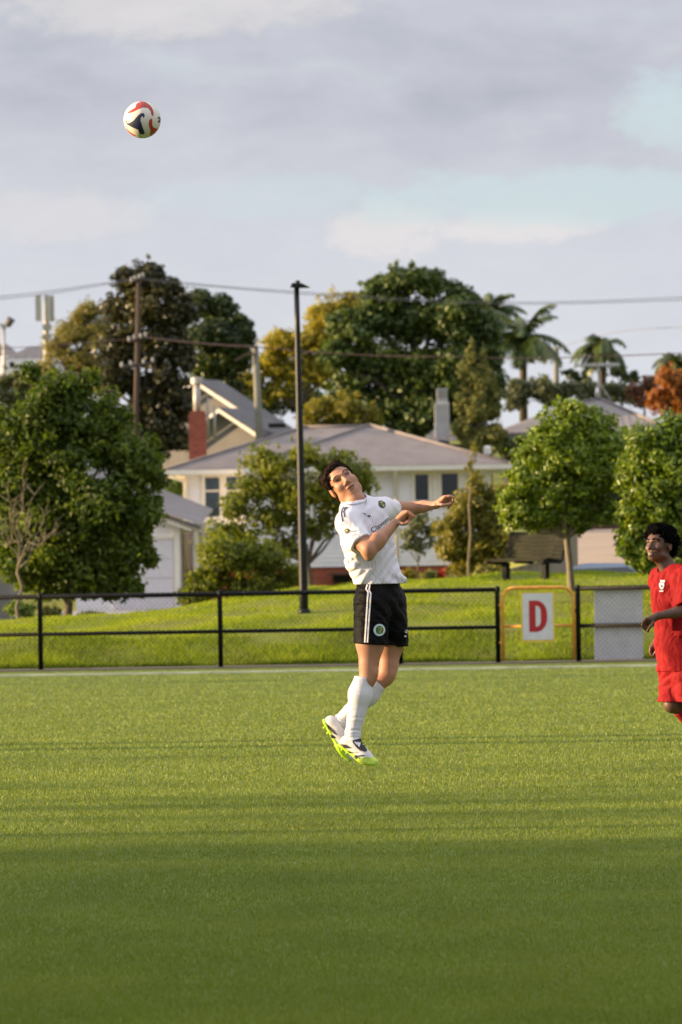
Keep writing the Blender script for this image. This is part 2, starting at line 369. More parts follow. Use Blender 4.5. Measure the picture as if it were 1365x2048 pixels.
# grey board
bx0, bx1 = FX(1189), FX(1287)
ch = 0.03; by = FENCE_Y + 0.05
pts = [(bx0, by, 0.03), (bx1 - ch, by, 0.03), (bx1, by, 0.03 + ch), (bx1, by, 1.06 - ch), (bx1 - ch, by, 1.06), (bx0 + 0.01, by, 1.06)]
bo = MB().prism(pts, (0, 0.012, 0)).build('notice_board', m_grey); tag(bo, 'plain light grey board fixed behind the black chain link mesh', 'board')

# ------------------------------------------------------------------ lamp pole on the bank
m_pole = mat('dark_green_pole', (0.007, 0.010, 0.011), 0.4, metal=0.0, var=0.2, vscale=4, spec=0.3)
def lamp_pole(base, H, label, lean=0.008, rb=0.075, rt=0.042, group=None):
    r = empty('lamp_pole', base); tag(r, label, 'lamp pole', group)
    x, y, z = base
    MB().tube([(x - lean * H * t, y, z - 0.3 + (H + 0.3) * t) for t in np.linspace(0, 1, 9)], list(np.linspace(rb, rt, 9)), 16).build('pole', m_pole, r, True)
    MB().tube([(x, y, z - 0.02), (x, y, z + 0.06)], rb * 1.35, 16).build('base_collar', m_pole, r, True)
    xt, zt = x - lean * H, z + H
    MB().tube([(xt - 0.085, y, zt + 0.01), (xt + 0.04, y, zt + 0.03)], 0.03, 8).build('arm', m_pole, r, True)
    pts = [(xt - 0.10, y - 0.11, zt - 0.01), (xt - 0.06, y - 0.11, zt + 0.055), (xt + 0.09, y - 0.11, zt + 0.045), (xt + 0.215, y - 0.11, zt - 0.02), (xt + 0.05, y - 0.11, zt - 0.025)]
    MB().prism(pts, (0, 0.22, 0)).build('lamp_head', m_pole, r)
    MB().lathe([(0.04, 0), (0.04, 0.03), (0.02, 0.05)], 10, (xt + 0.02, y, zt + 0.05)).build('sensor_cap', m_pole, r)
    return r
b0 = pix(609, 1231, 84.0); zb = float(ground_z(b0[0], 84.0))
top = pix(592, 573, 84.0)
lamp_pole((b0[0], 84.0, zb), float(top[2]) - zb, 'tall dark slim lamp pole standing on the grass bank')
# ------------------------------------------------------------------ buildings
m_wall = mat('white_weatherboard_paint', (0.76, 0.75, 0.78), 0.6, var=0.05, vscale=2, bump=0.05, bscale=20)
m_trim = mat('cream_trim_paint', (0.74, 0.70, 0.62), 0.55, var=0.06, vscale=4)
m_roof = mat('grey_iron_roof', (0.25, 0.215, 0.20), 0.6, var=0.12, vscale=1.5, spec=0.3)
m_roofd = mat('dark_grey_roof', (0.15, 0.14, 0.14), 0.65, var=0.15, vscale=1.5, spec=0.3)
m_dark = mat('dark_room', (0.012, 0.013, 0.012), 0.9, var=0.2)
m_curt = mat('blue_grey_curtain', (0.22, 0.27, 0.30), 0.9, var=0.25, vscale=14, stretch=(4, 4, 0.2))
m_timber = mat('brown_timber', (0.10, 0.045, 0.025), 0.8, var=0.3, vscale=5, bump=0.2)
m_clad = mat('grey_beige_cladding', (0.235, 0.222, 0.205), 0.8, var=0.06, vscale=1.2)
m_metal = mat('pale_flue_metal', (0.50, 0.47, 0.42), 0.5, metal=0.2, var=0.12, vscale=4)
m_chimw = mat('white_chimney_plaster', (0.50, 0.49, 0.48), 0.8, var=0.1, vscale=3, bump=0.2, bscale=12)
m_drive = mat('driveway_concrete', (0.36, 0.34, 0.345), 0.9, var=0.12, vscale=0.8, bump=0.2, bscale=8)
m_ramp = mat('brown_driveway', (0.42, 0.31, 0.21), 0.9, var=0.12, vscale=0.6, bump=0.2, bscale=8)
def glass_mat(name, col=(0.02, 0.025, 0.025)):
    m, t, b = new_mat(name); N = t.nodes; L = t.links
    gl = N.new('ShaderNodeBsdfGlossy'); gl.inputs['Roughness'].default_value = 0.05; gl.inputs['Color'].default_value = (0.9, 0.95, 1, 1)
    tr = N.new('ShaderNodeBsdfTransparent'); tr.inputs['Color'].default_value = (0.75, 0.8, 0.8, 1)
    fr = N.new('ShaderNodeFresnel'); fr.inputs[0].default_value = 1.5
    ms = N.new('ShaderNodeMixShader'); L.new(fr.outputs[0], ms.inputs[0]); L.new(tr.outputs[0], ms.inputs[1]); L.new(gl.outputs[0], ms.inputs[2])
    L.new(ms.outputs[0], N['Material Output'].inputs[0]); return m
m_glass = glass_mat('window_glass')
def brick_mat(name, c1, c2, mortar, sc):
    m, t, b = new_mat(name); N = t.nodes; L = t.links
    tcn = N.new('ShaderNodeTexCoord'); mp = N.new('ShaderNodeMapping'); mp.inputs['Rotation'].default_value = (R(90), 0, 0); L.new(tcn.outputs['Object'], mp.inputs[0])
    br = N.new('ShaderNodeTexBrick'); br.inputs['Color1'].default_value = (*c1, 1); br.inputs['Color2'].default_value = (*c2, 1); br.inputs['Mortar'].default_value = (*mortar, 1)
    br.inputs['Scale'].default_value = sc; br.inputs['Mortar Size'].default_value = 0.02; L.new(mp.outputs[0], br.inputs['Vector']); L.new(br.outputs[0], b.inputs['Base Color'])
    b.inputs['Roughness'].default_value = 0.9; return m
m_brick = brick_mat('red_brick', (0.23, 0.045, 0.025), (0.30, 0.075, 0.04), (0.25, 0.13, 0.09), 2.2)

def roof_face(mb, P, rib=0.11, h=0.014, nrm=None):
    """one flat roof plane with standing ribs running up its slope; P in order, first edge = eave"""
    P = [np.asarray(p, float) for p in P]
    e = P[1] - P[0]; L = np.linalg.norm(e); e /= L
    nn = np.cross(e, P[-1] - P[0]); nn /= np.linalg.norm(nn)
    if nn[2] < 0: nn = -nn
    u = np.cross(nn, e); 
    if u[2] < 0: u = -u
    mb.poly(*P)
    Q = [(float(np.dot(p - P[0], e)), float(np.dot(p - P[0], u))) for p in P]
    def top(x):
        lo, hi = None, None
        for i in range(len(Q)):
            (a, b), (c, d) = Q[i], Q[(i + 1) % len(Q)]
            if abs(a - c) < 1e-9: continue
            t = (x - a) / (c - a)
            if -1e-9 <= t <= 1 + 1e-9:
                v = b + t * (d - b); lo = v if lo is None else min(lo, v); hi = v if hi is None else max(hi, v)
        return lo, hi
    k = max(1, int(round(L / rib)))
    x0 = min(q[0] for q in Q); x1 = max(q[0] for q in Q); x = x0 + rib / 2
    while x < x1:
        lo, hi = top(x)
        if lo is not None and hi - lo > 0.08:
            a = P[0] + e * x + u * (lo + 0.01); b = P[0] + e * x + u * (hi - 0.02); w = e * rib * 0.22
            mb.add([a - w, b - w, b + nn * h, a + nn * h, a + w, b + w], [(0, 1, 2, 3), (3, 2, 5, 4), (0, 3, 4)])
        x += rib
def boards(root, x0, x1, y, z0, z1, m=m_wall, e=0.155, name='weatherboard'):
    """horizontal lapped boards on a wall facing the camera, each its own part"""
    k = int(math.ceil((z1 - z0) / e)); me = None
    for i in range(k):
        za = z0 + i * e; zb = min(za + e, z1)
        MB().add([(x0, y - 0.024, za), (x1, y - 0.024, za), (x1, y - 0.004, zb), (x0, y - 0.004, zb), (x0, y + 0.01, za), (x1, y + 0.01, za)],
                 [(0, 1, 2, 3), (0, 4, 5, 1)]).build(name, m, root, fix=False)
def window(root, x0, x1, z0, z1, y, inner=m_dark, trans=None, fr=0.06, name='window', wide=0.12):
    """frame proud of the wall, glass set back, a room or curtain behind"""
    w = MB()
    for a, b in (((x0 - wide, z0 - wide), (x0, z1 + wide)), ((x1, z0 - wide), (x1 + wide, z1 + wide)), ((x0, z1), (x1, z1 + wide)), ((x0, z0 - wide), (x1, z0))):
        w.box((a[0], y - 0.06, a[1]), (b[0], y + 0.06, b[1]))
    o = w.build(name, m_trim, root)
    if trans: MB().box((x0, y - 0.055, trans - 0.03), (x1, y + 0.035, trans + 0.03)).build('transom', m_trim, o)
    MB().box((x0 - wide - 0.03, y - 0.11, z0 - wide - 0.05), (x1 + wide + 0.03, y - 0.061, z0 - wide)).build('sill', m_trim, o)
    MB().poly((x0, y - 0.04, z0), (x1, y - 0.04, z0), (x1, y - 0.04, z1), (x0, y - 0.04, z1)).build('pane', m_glass, o, fix=False)
    MB().poly((x0, y - 0.028, z0), (x1, y - 0.028, z0), (x1, y - 0.028, z1), (x0, y - 0.028, z1)).build('curtain' if inner is not m_dark else 'dark_interior', inner, o, fix=False)
    return o

# ---- the white house
YW, YL = 174.6, 176.2
def HX(px, Y=YW): return float(pix(px, 1000, Y)[0])
def HZ(px, py, Y=YW): return float(pix(px, py, Y)[2])
eave = 4.66
wx0, wx1 = HX(492), HX(984); lx0 = HX(372, YL)
house = empty('weatherboard_house', (wx0, YW, 0)); tag(house, 'white weatherboard house with low grey hipped iron roof behind the jumping player', 'house')
fz = HZ(850, 1131)
w = MB(); w.box((wx0, YW, fz), (wx1, YW + 8, eave - 0.06)); w.box((lx0, YL, fz), (wx0 - 0.003, YL + 7, eave - 0.063)); w.build('wall', m_wall, house)
MB().box((wx0 + 0.02, YW + 0.05, -0.5), (wx1 - 0.02, YW + 7.9, fz - 0.003)).build('brick_base', m_brick, house)
MB().box((lx0 + 0.02, YL + 0.05, -0.5), (wx0, YL + 6.9, fz - 0.003)).build('brick_base', m_brick, house)
boards(house, wx0 + 0.02, wx1 - 0.14, YW, fz, eave - 0.30); boards(house, lx0 + 0.14, wx0 - 0.02, YL, fz, eave - 0.30)
for x, y in ((wx1 - 0.13, YW), (lx0, YL), (wx0, YW)):
    MB().box((x - 0.006, y - 0.045, fz), (x + 0.13, y + 0.13, eave - 0.30)).build('corner_board', m_trim, house)
MB().box((lx0 - 0.05, YL - 0.01, fz), (lx0 - 0.006, YL + 6.5, eave - 0.3)).build('side_cladding', m_trim, house)
# roof
ov = 0.55; ex0, ex1 = HX(487), HX(1021); ey = YW - ov
el0 = HX(334, YL); ely = YL - ov
ax = HX(741, 179.0); az = HZ(741, 851, 179.0)
ay = 179.0; rz = az - 0.02; rx0 = HX(612, 179.6)
rf = MB()
roof_face(rf, [(ex0, ey, eave), (ex1, ey, eave), (ax, ay, az)])                       # front hip of the wing
roof_face(rf, [(ex1, ey, eave), (ex1, ey + 11, eave), (ax + 0.4, ay + 3, az), (ax, ay, az)])
roof_face(rf, [(ex0, ely + 0.3, eave), (ex0, ey, eave), (ax, ay, az)])
roof_face(rf, [(el0, ely, eave), (ex0 + 0.6, ely, eave), (ax, 179.55, rz), (rx0, 179.6, rz)])
roof_face(rf, [(el0, 183.8, eave), (el0, ely, eave), (rx0, 179.6, rz)])
roof_face(rf, [(ex1, 184.5, eave), (el0, 183.8, eave), (rx0, 179.6, rz), (ax, 179.55, rz)])
ro = rf.build('roof', m_roof, house, fix=False)
def cap(a, b, r=0.05, nm='ridge_cap', m=m_roof, par=None): MB().tube([a, b], r, 6).build(nm, m, par or ro, True)
for a, b in (((ex0, ey, eave + .02), (ax, ay, az + .02)), ((ex1, ey, eave + .02), (ax, ay, az + .02)), ((rx0, 179.6, rz + .02), (ax, 179.55, rz + .02)), ((el0, ely, eave + .02), (rx0, 179.6, rz + .02))): cap(a, b, 0.06)
# soffit, fascia, gutter, downpipes
MB().box((ex0 + .03, ey + .06, eave - 0.20), (ex1 - .03, YW + 7, eave - 0.17)).build('soffit', m_trim, house)
MB().box((el0 + .03, ely + .06, eave - 0.203), (ex0 + .1, YL + 7, eave - 0.173)).build('soffit', m_trim, house)
for a, b in (((ex0, ey - .07, eave - .17), (ex1, ey + .05, eave - .012)), ((el0, ely - .07, eave - .172), (ex0 - .003, ely + .05, eave - .014)), ((el0 - .07, ely - .068, eave - .174), (el0 - .003, ely + 6, eave - .016)), ((ex1 + .003, ey - .068, eave - .174), (ex1 + .08, ey + 9, eave - .016))):
    MB().box(a, b).build('gutter', m_trim, house)
dxp = HX(792)
MB().tube([(dxp, YW - ov, eave - .17), (dxp, YW - .35, eave - .34), (dxp, YW - .1, eave - .5), (dxp, YW - .1, fz - .3)], 0.06, 8).build('downpipe', m_trim, house, True)
MB().tube([(el0 + .1, ely, eave - .17), (lx0 - .02, YL - .1, eave - .42), (lx0 - .02, YL - .1, 1.0)], 0.045, 8).build('downpipe', m_trim, house, True)
# windows
for a, b, c, d in ((831, 858, 949, 1001), (884, 917, 947, 1002)):
    window(house, HX(a), HX(b), HZ(a, d), HZ(a, c), YW)
MB().box((HX(859) + .121, YW - .058, HZ(870, 1001) - .12), (HX(883) - .121, YW - .02, HZ(870, 948) + .12)).build('window_panel', m_trim, house)
window(house, HX(411, YL), HX(440, YL), HZ(411, 1034, YL), HZ(411, 955, YL), YL, m_curt, HZ(411, 982, YL))
window(house, HX(454, YL), HX(481, YL), HZ(454, 1034, YL), HZ(454, 954, YL), YL, m_curt, HZ(454, 982, YL))
for px in (560, 650): window(house, HX(px), HX(px + 50), HZ(px, 1020), HZ(px, 955), YW, m_curt, HZ(px, 985))
MB().box((HX(664), YW - .03, HZ(664, 1166)), (HX(700), YW + .049, HZ(664, 1150))).build('basement_opening', m_dark, house)
MB().box((HX(655), YW - .5, HZ(655, 1150)), (HX(712), YW - .1, HZ(655, 1146))).build('step', m_timber, house)
# chimney of red brick with its flue, and small vents
Yc = 178.0; cx0, cx1 = HX(380, Yc), HX(415, Yc)
ch = MB().box((cx0, Yc, 3.5), (cx1, Yc + 0.55, HZ(397, 829, Yc))).build('chimney', m_brick, house)
MB().box((cx0 + .04, Yc + .04, HZ(397, 829, Yc)), (cx1 - .04, Yc + .5, HZ(397, 822, Yc))).build('chimney_cap', m_brick, ch)
MB().tube([(HX(397, Yc), Yc + .25, HZ(397, 830, Yc)), (HX(397, Yc), Yc + .25, HZ(397, 768, Yc))], 0.125, 12).build('flue', m_metal, ch, True)
MB().lathe([(.13, 0), (.2, .02), (.2, .2), (.13, .24)], 12, (HX(397, Yc), Yc + .25, HZ(397, 768, Yc))).build('flue_cowl', m_metal, ch)
vx = HX(977, 178); MB().lathe([(.05, -.3), (.05, .1), (.13, .12), (.13, .33), (.08, .40)], 10, (vx, 178.0, HZ(977, 915, 178))).build('roof_vent', m_trim, house)
MB().lathe([(.3, -.15), (.3, .02), (.2, .12), (.05, .16)], 12, (HX(886, 181), 181.0, HZ(886, 889, 181))).build('roof_vent', m_dark, house)

# ---- garage and porch left of the house
YG = 168.0
def GX(px): return HX(px, YG)
def GZ(px, py): return HZ(px, py, YG)
ga = empty('garage', (GX(250), YG, 0)); tag(ga, 'white garage with grey lean-to roof left of the weatherboard house', 'garage')
x0, x1 = GX(150), GX(357); zl = GZ(150, 1000); zr = GZ(357, 1054)
MB().prism([(x0, YG, -.3), (x1, YG, -.3), (x1, YG, GZ(357, 1046)), (x0, YG, GZ(150, 985))], (0, 5, 0)).build('wall', m_wall, ga)
for px in np.arange(160, 350, 9.0):
    pass
z = GZ(320, 1074); k = 0
while z < GZ(300, 1030):
    xr = x1 - 0.02 if z < GZ(357, 1048) else x1 - 0.02 - (z - GZ(357, 1048)) * 2.6
    MB().add([(x0, YG - .024, z), (xr, YG - .024, z), (xr - .3, YG - .004, z + .15), (x0, YG - .004, z + .15)], [(0, 1, 2, 3)]).build('weatherboard', m_wall, ga, fix=False); z += .155
rf = MB(); rf.poly((GX(140), YG - .45, GZ(140, 962)), (GX(402), YG - .45, GZ(402, 1050)), (GX(420), YG + 4.5, GZ(402, 1050) + .55), (GX(140), YG + 4.5, GZ(140, 962) + .9))
go = rf.build('roof', m_roof, ga, fix=False)
a = np.array([GX(140), YG - .46, GZ(140, 962) - .03]); b = np.array([GX(402), YG - .46, GZ(402, 1050) - .03])
MB().prism([a, b, b - [0, 0, .13], a - [0, 0, .13]], (0, .05, 0)).build('fascia', m_roofd, ga)
MB().prism([a + [0, .06, -.14], b + [-.3, .06, -.09], b + [-.3, .06, -.17], a + [0, .06, -.22]], (0, .04, 0)).build('barge_trim', m_trim, ga)
MB().box((GX(225), YG - .05, -.2), (GX(345), YG + .01, GZ(345, 1078))).build('garage_door', mat('garage_door_paint', (0.62, 0.60, 0.64), 0.6, var=0.05), ga)
for i in range(4):
    zz = -.2 + i * (GZ(345, 1078) + .2) / 4
    MB().box((GX(225), YG - .055, zz), (GX(345), YG - .045, zz + .012)).build('door_seam', m_clad, ga)
MB().box((GX(347), YG - .09, -.3), (GX(358), YG + .02, GZ(352, 1062))).build('door_jamb', m_trim, ga)
MB().box((GX(215), YG - .09, GZ(300, 1078)), (GX(346), YG + .0, GZ(300, 1072))).build('door_head', m_trim, ga)
YP = 170.5
po = empty('porch', (HX(400, YP), YP, 0)); tag(po, 'cream timber porch with brown slatted screen between garage and house', 'porch')
def PX(px): return HX(px, YP)
def PZ(px, py): return HZ(px, py, YP)
MB().box((PX(366), YP - .3, PZ(400, 1060)), (PX(446), YP + 4, PZ(400, 1046))).build('porch_roof', m_trim, po)
for px in (388, 396, 405, 437): MB().box((PX(px) - .05, YP - .2, -.2), (PX(px) + .05, YP - .08, PZ(400, 1061))).build('post', m_trim, po)
for i, px in enumerate(np.arange(358, 386, 4.6)):
    MB().box((PX(px), YP - .05, .2), (PX(px + 3.2), YP + .0, PZ(370, 1066))).build('screen_slat', m_timber, po)
MB().box((PX(356), YP - .1, PZ(370, 1066)), (PX(388), YP + .1, PZ(370, 1060))).build('beam', m_trim, po)
for i in range(6): MB().box((PX(406 + 5 * i), YP - .25, PZ(400, 1135)), (PX(408.2 + 5 * i), YP - .2, PZ(400, 1100))).build('baluster', m_trim, po)
MB().box((PX(404), YP - .27, PZ(400, 1100)), (PX(438), YP - .18, PZ(400, 1096))).build('handrail', m_trim, po)
MB().box((PX(404), YP - .3, PZ(400, 1142)), (PX(446), YP + 2, PZ(400, 1135))).build('deck', m_trim, po)
MB().box((PX(406), YP + 1.5, PZ(400, 1135)), (PX(446), YP + 1.6, PZ(400, 1062))).build('porch_wall', m_wall, po)
MB().box((PX(396), YP + .3, .3), (PX(404), YP + .34, PZ(400, 1064))).build('door', mat('grey_blue_door', (.16, .18, .22), .6), po)
# driveway in front of the garage
dv = MB(); dv.add([(HX(120, 140), 128., float(ground_z(-6, 128)) + .03), (HX(385, 135), 128., .03), (GX(360), YG - .1, .05), (GX(120), YG - .1, .05)], [(0, 1, 2, 3)])
tag(dv.build('driveway', m_drive, fix=False), kind='structure')

# ---- house with a clad gable behind, left
def gable(root, Y, apex, left, right, depth, zb, wallm, roofm, ovh=0.3, barge=True, ang=-22):
    """gable end facing the camera; apex/left/right given in photograph pixels at depth Y"""
    A = pix(*apex, Y); Lp = pix(*left, Y); Rp = pix(*right, Y); th = R(ang); ux = np.array([1, math.tan(th), 0.]); Dv = np.array([-math.sin(th), math.cos(th), 0.])
    Lp = A + ux * (Lp[0] - A[0]) + [0, 0, Lp[2] - A[2]]; Rp = A + ux * (Rp[0] - A[0]) + [0, 0, Rp[2] - A[2]]
    li = Lp + ux * ovh; ri = Rp - ux * ovh
    MB().prism([(li[0], li[1], zb), (ri[0], ri[1], zb), (ri[0], ri[1], Rp[2] + .1), (A[0], A[1], A[2] - .08), (li[0], li[1], Lp[2] + .1)], Dv * depth).build('wall', wallm, root)
    rf = MB(); d = Dv * (depth + .4); f = Dv * -.4
    roof_face(rf, [Rp + f, Rp + d, A + d, A + f], 0.25); roof_face(rf, [Lp + d, Lp + f, A + f, A + d], 0.25)
    ro = rf.build('roof', roofm, root, fix=False)
    if barge:
        for e in (Lp, Rp):
            g0 = A + f - Dv * .06 + [0, 0, -.04]; g1 = e + f - Dv * .06 + [0, 0, -.04]
            MB().prism([g0, g1, g1 - [0, 0, .16], g0 - [0, 0, .16]], (0, .05, 0)).build('barge_board', m_trim, root)
    return A, Lp, Rp
hb = empty('gabled_house', tuple(pix(460, 900, 200.0) * [1, 1, 0] + [0, 0, 1.8])); tag(hb, 'grey beige gabled house with dark roof behind the brick chimney', 'house')
gable(hb, 203.0, (447, 815), (352, 880), (532, 872), 3.0, 1.0, m_clad, m_roofd)
gable(hb, 207.5, (398, 758), (205, 880), (560, 866), 1.8, 1.0, m_clad, m_roofd)
sk = pix(556, 850, 203.0); MB().box((sk[0] - .35, sk[1] - .4, sk[2] - .1), (sk[0] + .3, sk[1] + .4, sk[2] + .06)).build('skylight', m_dark, hb)
for px, t_ in ((417, 795), (430, 812)):
    a = pix(px, 880, 196); b = pix(px - 1, t_, 196); 
    MB().tube([a, b], .06, 6).build('vent_pipe', m_metal, hb, True)
# ---- right hand house behind the round tree
YR = 212.0
hr = empty('hipped_house', tuple(pix(1190, 900, YR) * [1, 1, 0] + [0, 0, 2.5])); tag(hr, 'low house with wide grey hipped roof behind the round tree', 'house')
def RP(px, py, dy=0): return pix(px, py, YR + dy)
E0, E1 = RP(985, 866), RP(1345, 861); zE = (E0[2] + E1[2]) / 2; E0[2] = E1[2] = zE
A0, A1 = RP(1110, 818, 4), RP(1200, 798, 5)
rf = MB(); roof_face(rf, [E0, (E0 + E1) / 2 * [1, 1, 1] + [.6, 0, 0], A1, A0], .3); roof_face(rf, [(E0 + E1) / 2 + [.6, 0, 0], E1, A1], .3)
roof_face(rf, [E1, E1 + [0, 9, 0], A1 + [0, 2, 0], A1], .3); roof_face(rf, [E0 + [0, 9, 0], E0, A0], .3); rf.poly(E1 + [0, 9, 0], E0 + [0, 9, 0], A0, A1)
rr = rf.build('roof', m_roof, hr, fix=False); cap(tuple(A1 + [0, 0, .03]), tuple(E1 + [0, 0, .03]), .07, par=rr); cap(tuple(A0 + [0, 0, .03]), tuple(A1 + [0, 0, .03]), .07, par=rr)
MB().box((E0[0] + .7, YR + .7, 1.5), (E1[0] - .7, YR + 8, zE - .12)).build('wall', m_dark, hr)  # near-black wall colour stands for the shade under the eaves
MB().box((E0[0], YR - .05, zE - .22), (E1[0], YR + .02, zE - .01)).build('fascia', m_roofd, hr)
for px in (1040, 1300):
    a = RP(px, 900); window(hr, a[0], a[0] + 1.0, zE - 1.7, zE - .6, YR + .7, m_curt)
# TV aerial on it
ae = empty('television_aerial', tuple(RP(1199, 798, 5))); tag(ae, 'thin television aerial above the hipped roof at right', 'aerial')
a = RP(1199, 798, 5); b = RP(1198, 732, 5)
MB().tube([a - [0, 0, .1], b], .05, 6).build('mast', m_metal, ae)
c, d = RP(1150, 731, 5), RP(1240, 729, 5); MB().tube([c, d], .045, 6).build('boom', m_metal, ae)
for t in np.linspace(0.05, 0.95, 12):
    p = c + (d - c) * t; hl = .18 + .25 * t
    MB().tube([p - [0, hl, .1], p + [0, hl, .1]], .02, 4).build('element', m_metal, ae)
MB().tube([RP(1199, 765, 5), RP(1222, 800, 4)], .02, 4).build('guy_wire', m_metal, ae)
# ---- white chimney house
YC = 203.0
hc = empty('chimney_house', tuple(pix(885, 900, YC) * [1, 1, 0] + [0, 0, 2.0])); tag(hc, 'dark roofed house with white chimney left of the cypress', 'house')
P = lambda px, py, dy=0: pix(px, py, YC + dy)
a, b2 = P(838, 884), P(985, 878)
rf = MB(); roof_face(rf, [a, b2, P(985, 856, 4), P(868, 861, 4)], .3); rf.build('roof', m_roofd, hc, fix=False)
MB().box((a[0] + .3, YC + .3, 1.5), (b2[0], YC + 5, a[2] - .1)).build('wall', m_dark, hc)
w0, w1 = P(871, 868, 1.5), P(899, 808, 1.5)
cq = MB().box((w0[0], YC + 1.5, w0[2] - .3), (w1[0], YC + 2.1, w1[2])).build('chimney', m_chimw, hc)
w2, w3 = P(874.5, 802, 1.5), P(895.5, 776, 1.5)
MB().add([(w0[0], YC + 1.5, w1[2]), (w1[0], YC + 1.5, w1[2]), (w1[0], YC + 2.1, w1[2]), (w0[0], YC + 2.1, w1[2]), (w2[0], YC + 1.55, w2[2]), (w3[0], YC + 1.55, w2[2]), (w3[0], YC + 2.05, w2[2]), (w2[0], YC + 2.05, w2[2])],
         [(0, 1, 5, 4), (1, 2, 6, 5), (2, 3, 7, 6), (3, 0, 4, 7)]).build('chimney_shoulder', m_chimw, cq)
MB().box((w2[0], YC + 1.55, w2[2]), (w3[0], YC + 2.05, w3[2])).build('chimney_pot', m_chimw, cq)
for i in range(3):
    zz = w2[2] + (w3[2] - w2[2]) * (.3 + .22 * i); MB().box((w2[0] + .03, YC + 1.54, zz), (w3[0] - .03, YC + 1.56, zz + .05)).build('vent_slot', m_clad, cq)
# ---- far houses on the left, roof at the left edge
hf = empty('far_house', tuple(pix(20, 760, 320.0))); tag(hf, 'far pale house with dark roof beyond the hedge at left edge', 'house')
P = lambda px, py, dy=0: pix(px, py, 320.0 + dy)
MB().box((P(-70, 740)[0], 320, 4), (P(28, 740)[0], 328, P(0, 712)[2])).build('wall', m_wall, hf)
rf = MB(); roof_face(rf, [P(-75, 715), P(36, 712), P(15, 688, 4), P(-60, 690, 4)], .5); roof_face(rf, [P(36, 712), P(36, 712) + [0, 8, 0], P(15, 688, 4)], .5); rf.build('roof', m_roofd, hf, fix=False)
hf = empty('far_house', tuple(pix(60, 760, 315.0))); tag(hf, 'far pale house with low dark roof beside the antenna mast', 'house')
P = lambda px, py, dy=0: pix(px, py, 312.0 + dy)
MB().box((P(8, 740)[0], 312, 4), (P(95, 740)[0], 320, P(40, 718)[2])).build('wall', m_wall, hf)
rf = MB(); roof_face(rf, [P(4, 719), P(100, 717), P(85, 693, 4), P(58, 694, 4)], .5); rf.build('roof', m_roofd, hf, fix=False)
for px in (20, 45): MB().box((P(px, 735)[0], 311.95, P(px, 735)[2]), (P(px + 9, 735)[0], 312.1, P(px, 724)[2])).build('window', m_dark, hf)
hs = empty('edge_house', tuple(pix(-20, 900, 150.0) * [1, 1, 0])); tag(hs, 'corner of a green grey roofed house at left edge above the big tree', 'house')
P = lambda px, py, dy=0: pix(px, py, 150.0 + dy)
m_green = mat('green_grey_roof', (.20, .24, .21), .6)
rf = MB(); roof_face(rf, [P(-160, 862), P(27, 858), P(4, 822, 3), P(-130, 815, 3)], .25); roof_face(rf, [P(27, 858), P(27, 858) + [0, 6, 0], P(4, 822, 3)], .25)
rf.build('roof', m_green, hs, fix=False)
MB().box((P(-165, 868)[0], 149.9, P(20, 870)[2]), (P(30, 868)[0], 150.02, P(20, 859)[2])).build('gutter', m_trim, hs)
MB().box((P(-160, 868)[0], 150.5, -.5), (P(14, 868)[0], 156, P(20, 868)[2])).build('wall', m_clad, hs)

# ---- ramp driveway, paling fence, car on the right
Yn, Yf = 121.0, 152.0
dv = MB(); nseg = 12
for i in range(nseg):
    ya, yb = [Yn + (Yf - Yn) * t for t in (i / nseg, (i + 1) / nseg)]
    za, zb_ = [1.0 + (2.32 - 1.0) * (t / nseg) for t in (i, i + 1)]
    dv.add([(float(pix(1100, 1100, ya)[0]), ya, za), (float(pix(1330, 1100, ya)[0]), ya, za), (float(pix(1330, 1100, yb)[0]), yb, zb_), (float(pix(1100, 1100, yb)[0]), yb, zb_)], [(0, 1, 2, 3)])
MBv = dv.build('sloping_driveway', m_ramp, fix=False); tag(MBv, kind='structure')
mw = MB().box((float(pix(1060, 1100, 153)[0]), 152.2, 1.0), (float(pix(1340, 1100, 153)[0]), 152.5, float(pix(1200, 1046, 152.2)[2]))).build('garden_wall', m_timber)
tag(mw, 'brown wall at the top of the sloping driveway', 'wall')
m_pale = mat('weathered_paling', (.27, .225, .155), .85, var=.2, vscale=3, bump=.3, bscale=30, stretch=(6, 6, .6))
pf = empty('paling_fence', tuple(pix(1100, 1150, 100.0))); tag(pf, 'weathered timber paling fence stepping up beside the bench', 'fence')
def paling(a, b, n, tops):
    a = np.array(a); b = np.array(b)
    for i in range(n):
        t0, t1 = i / n, (i + .93) / n; p = a + (b - a) * t0; q = a + (b - a) * t1
        z1 = np.interp((t0 + t1) / 2, [0, 1], tops)
        MB().prism([(p[0], p[1], .3), (q[0], q[1], .3), (q[0], q[1], z1 + rng.uniform(-.01, .01)), (p[0], p[1], z1)], (.006, .02, 0)).build('paling', m_pale, pf)
    d = (b - a); 
    g0 = np.array([a[0], a[1] - .03, tops[0] - .0]); g1 = np.array([b[0], b[1] - .03, tops[1] - .0])
    MB().prism([g0, g1, g1 + [0, 0, .035], g0 + [0, 0, .035]], (.03, .07, 0)).build('capping_rail', m_pale, pf)
def PQ(px, Y): return (float(pix(px, 1100, Y)[0]), Y)
def ZQ(px, py, Y): return float(pix(px, py, Y)[2])
paling(PQ(1000, 99.), PQ(1076, 100.), 9, (ZQ(1000, 1146, 99.), ZQ(1076, 1127, 100.)))
paling(PQ(1076, 100.), PQ(1104, 101.), 4, (ZQ(1076, 1127, 100.), ZQ(1104, 1124, 101.)))
paling(PQ(1104, 101.), PQ(1141, 110.), 9, (ZQ(1106, 1098, 101.), ZQ(1141, 1059, 110.)))
paling(PQ(1141, 110.), PQ(1156, 112.), 3, (ZQ(1141, 1059, 110.), ZQ(1156, 1068, 112.)))
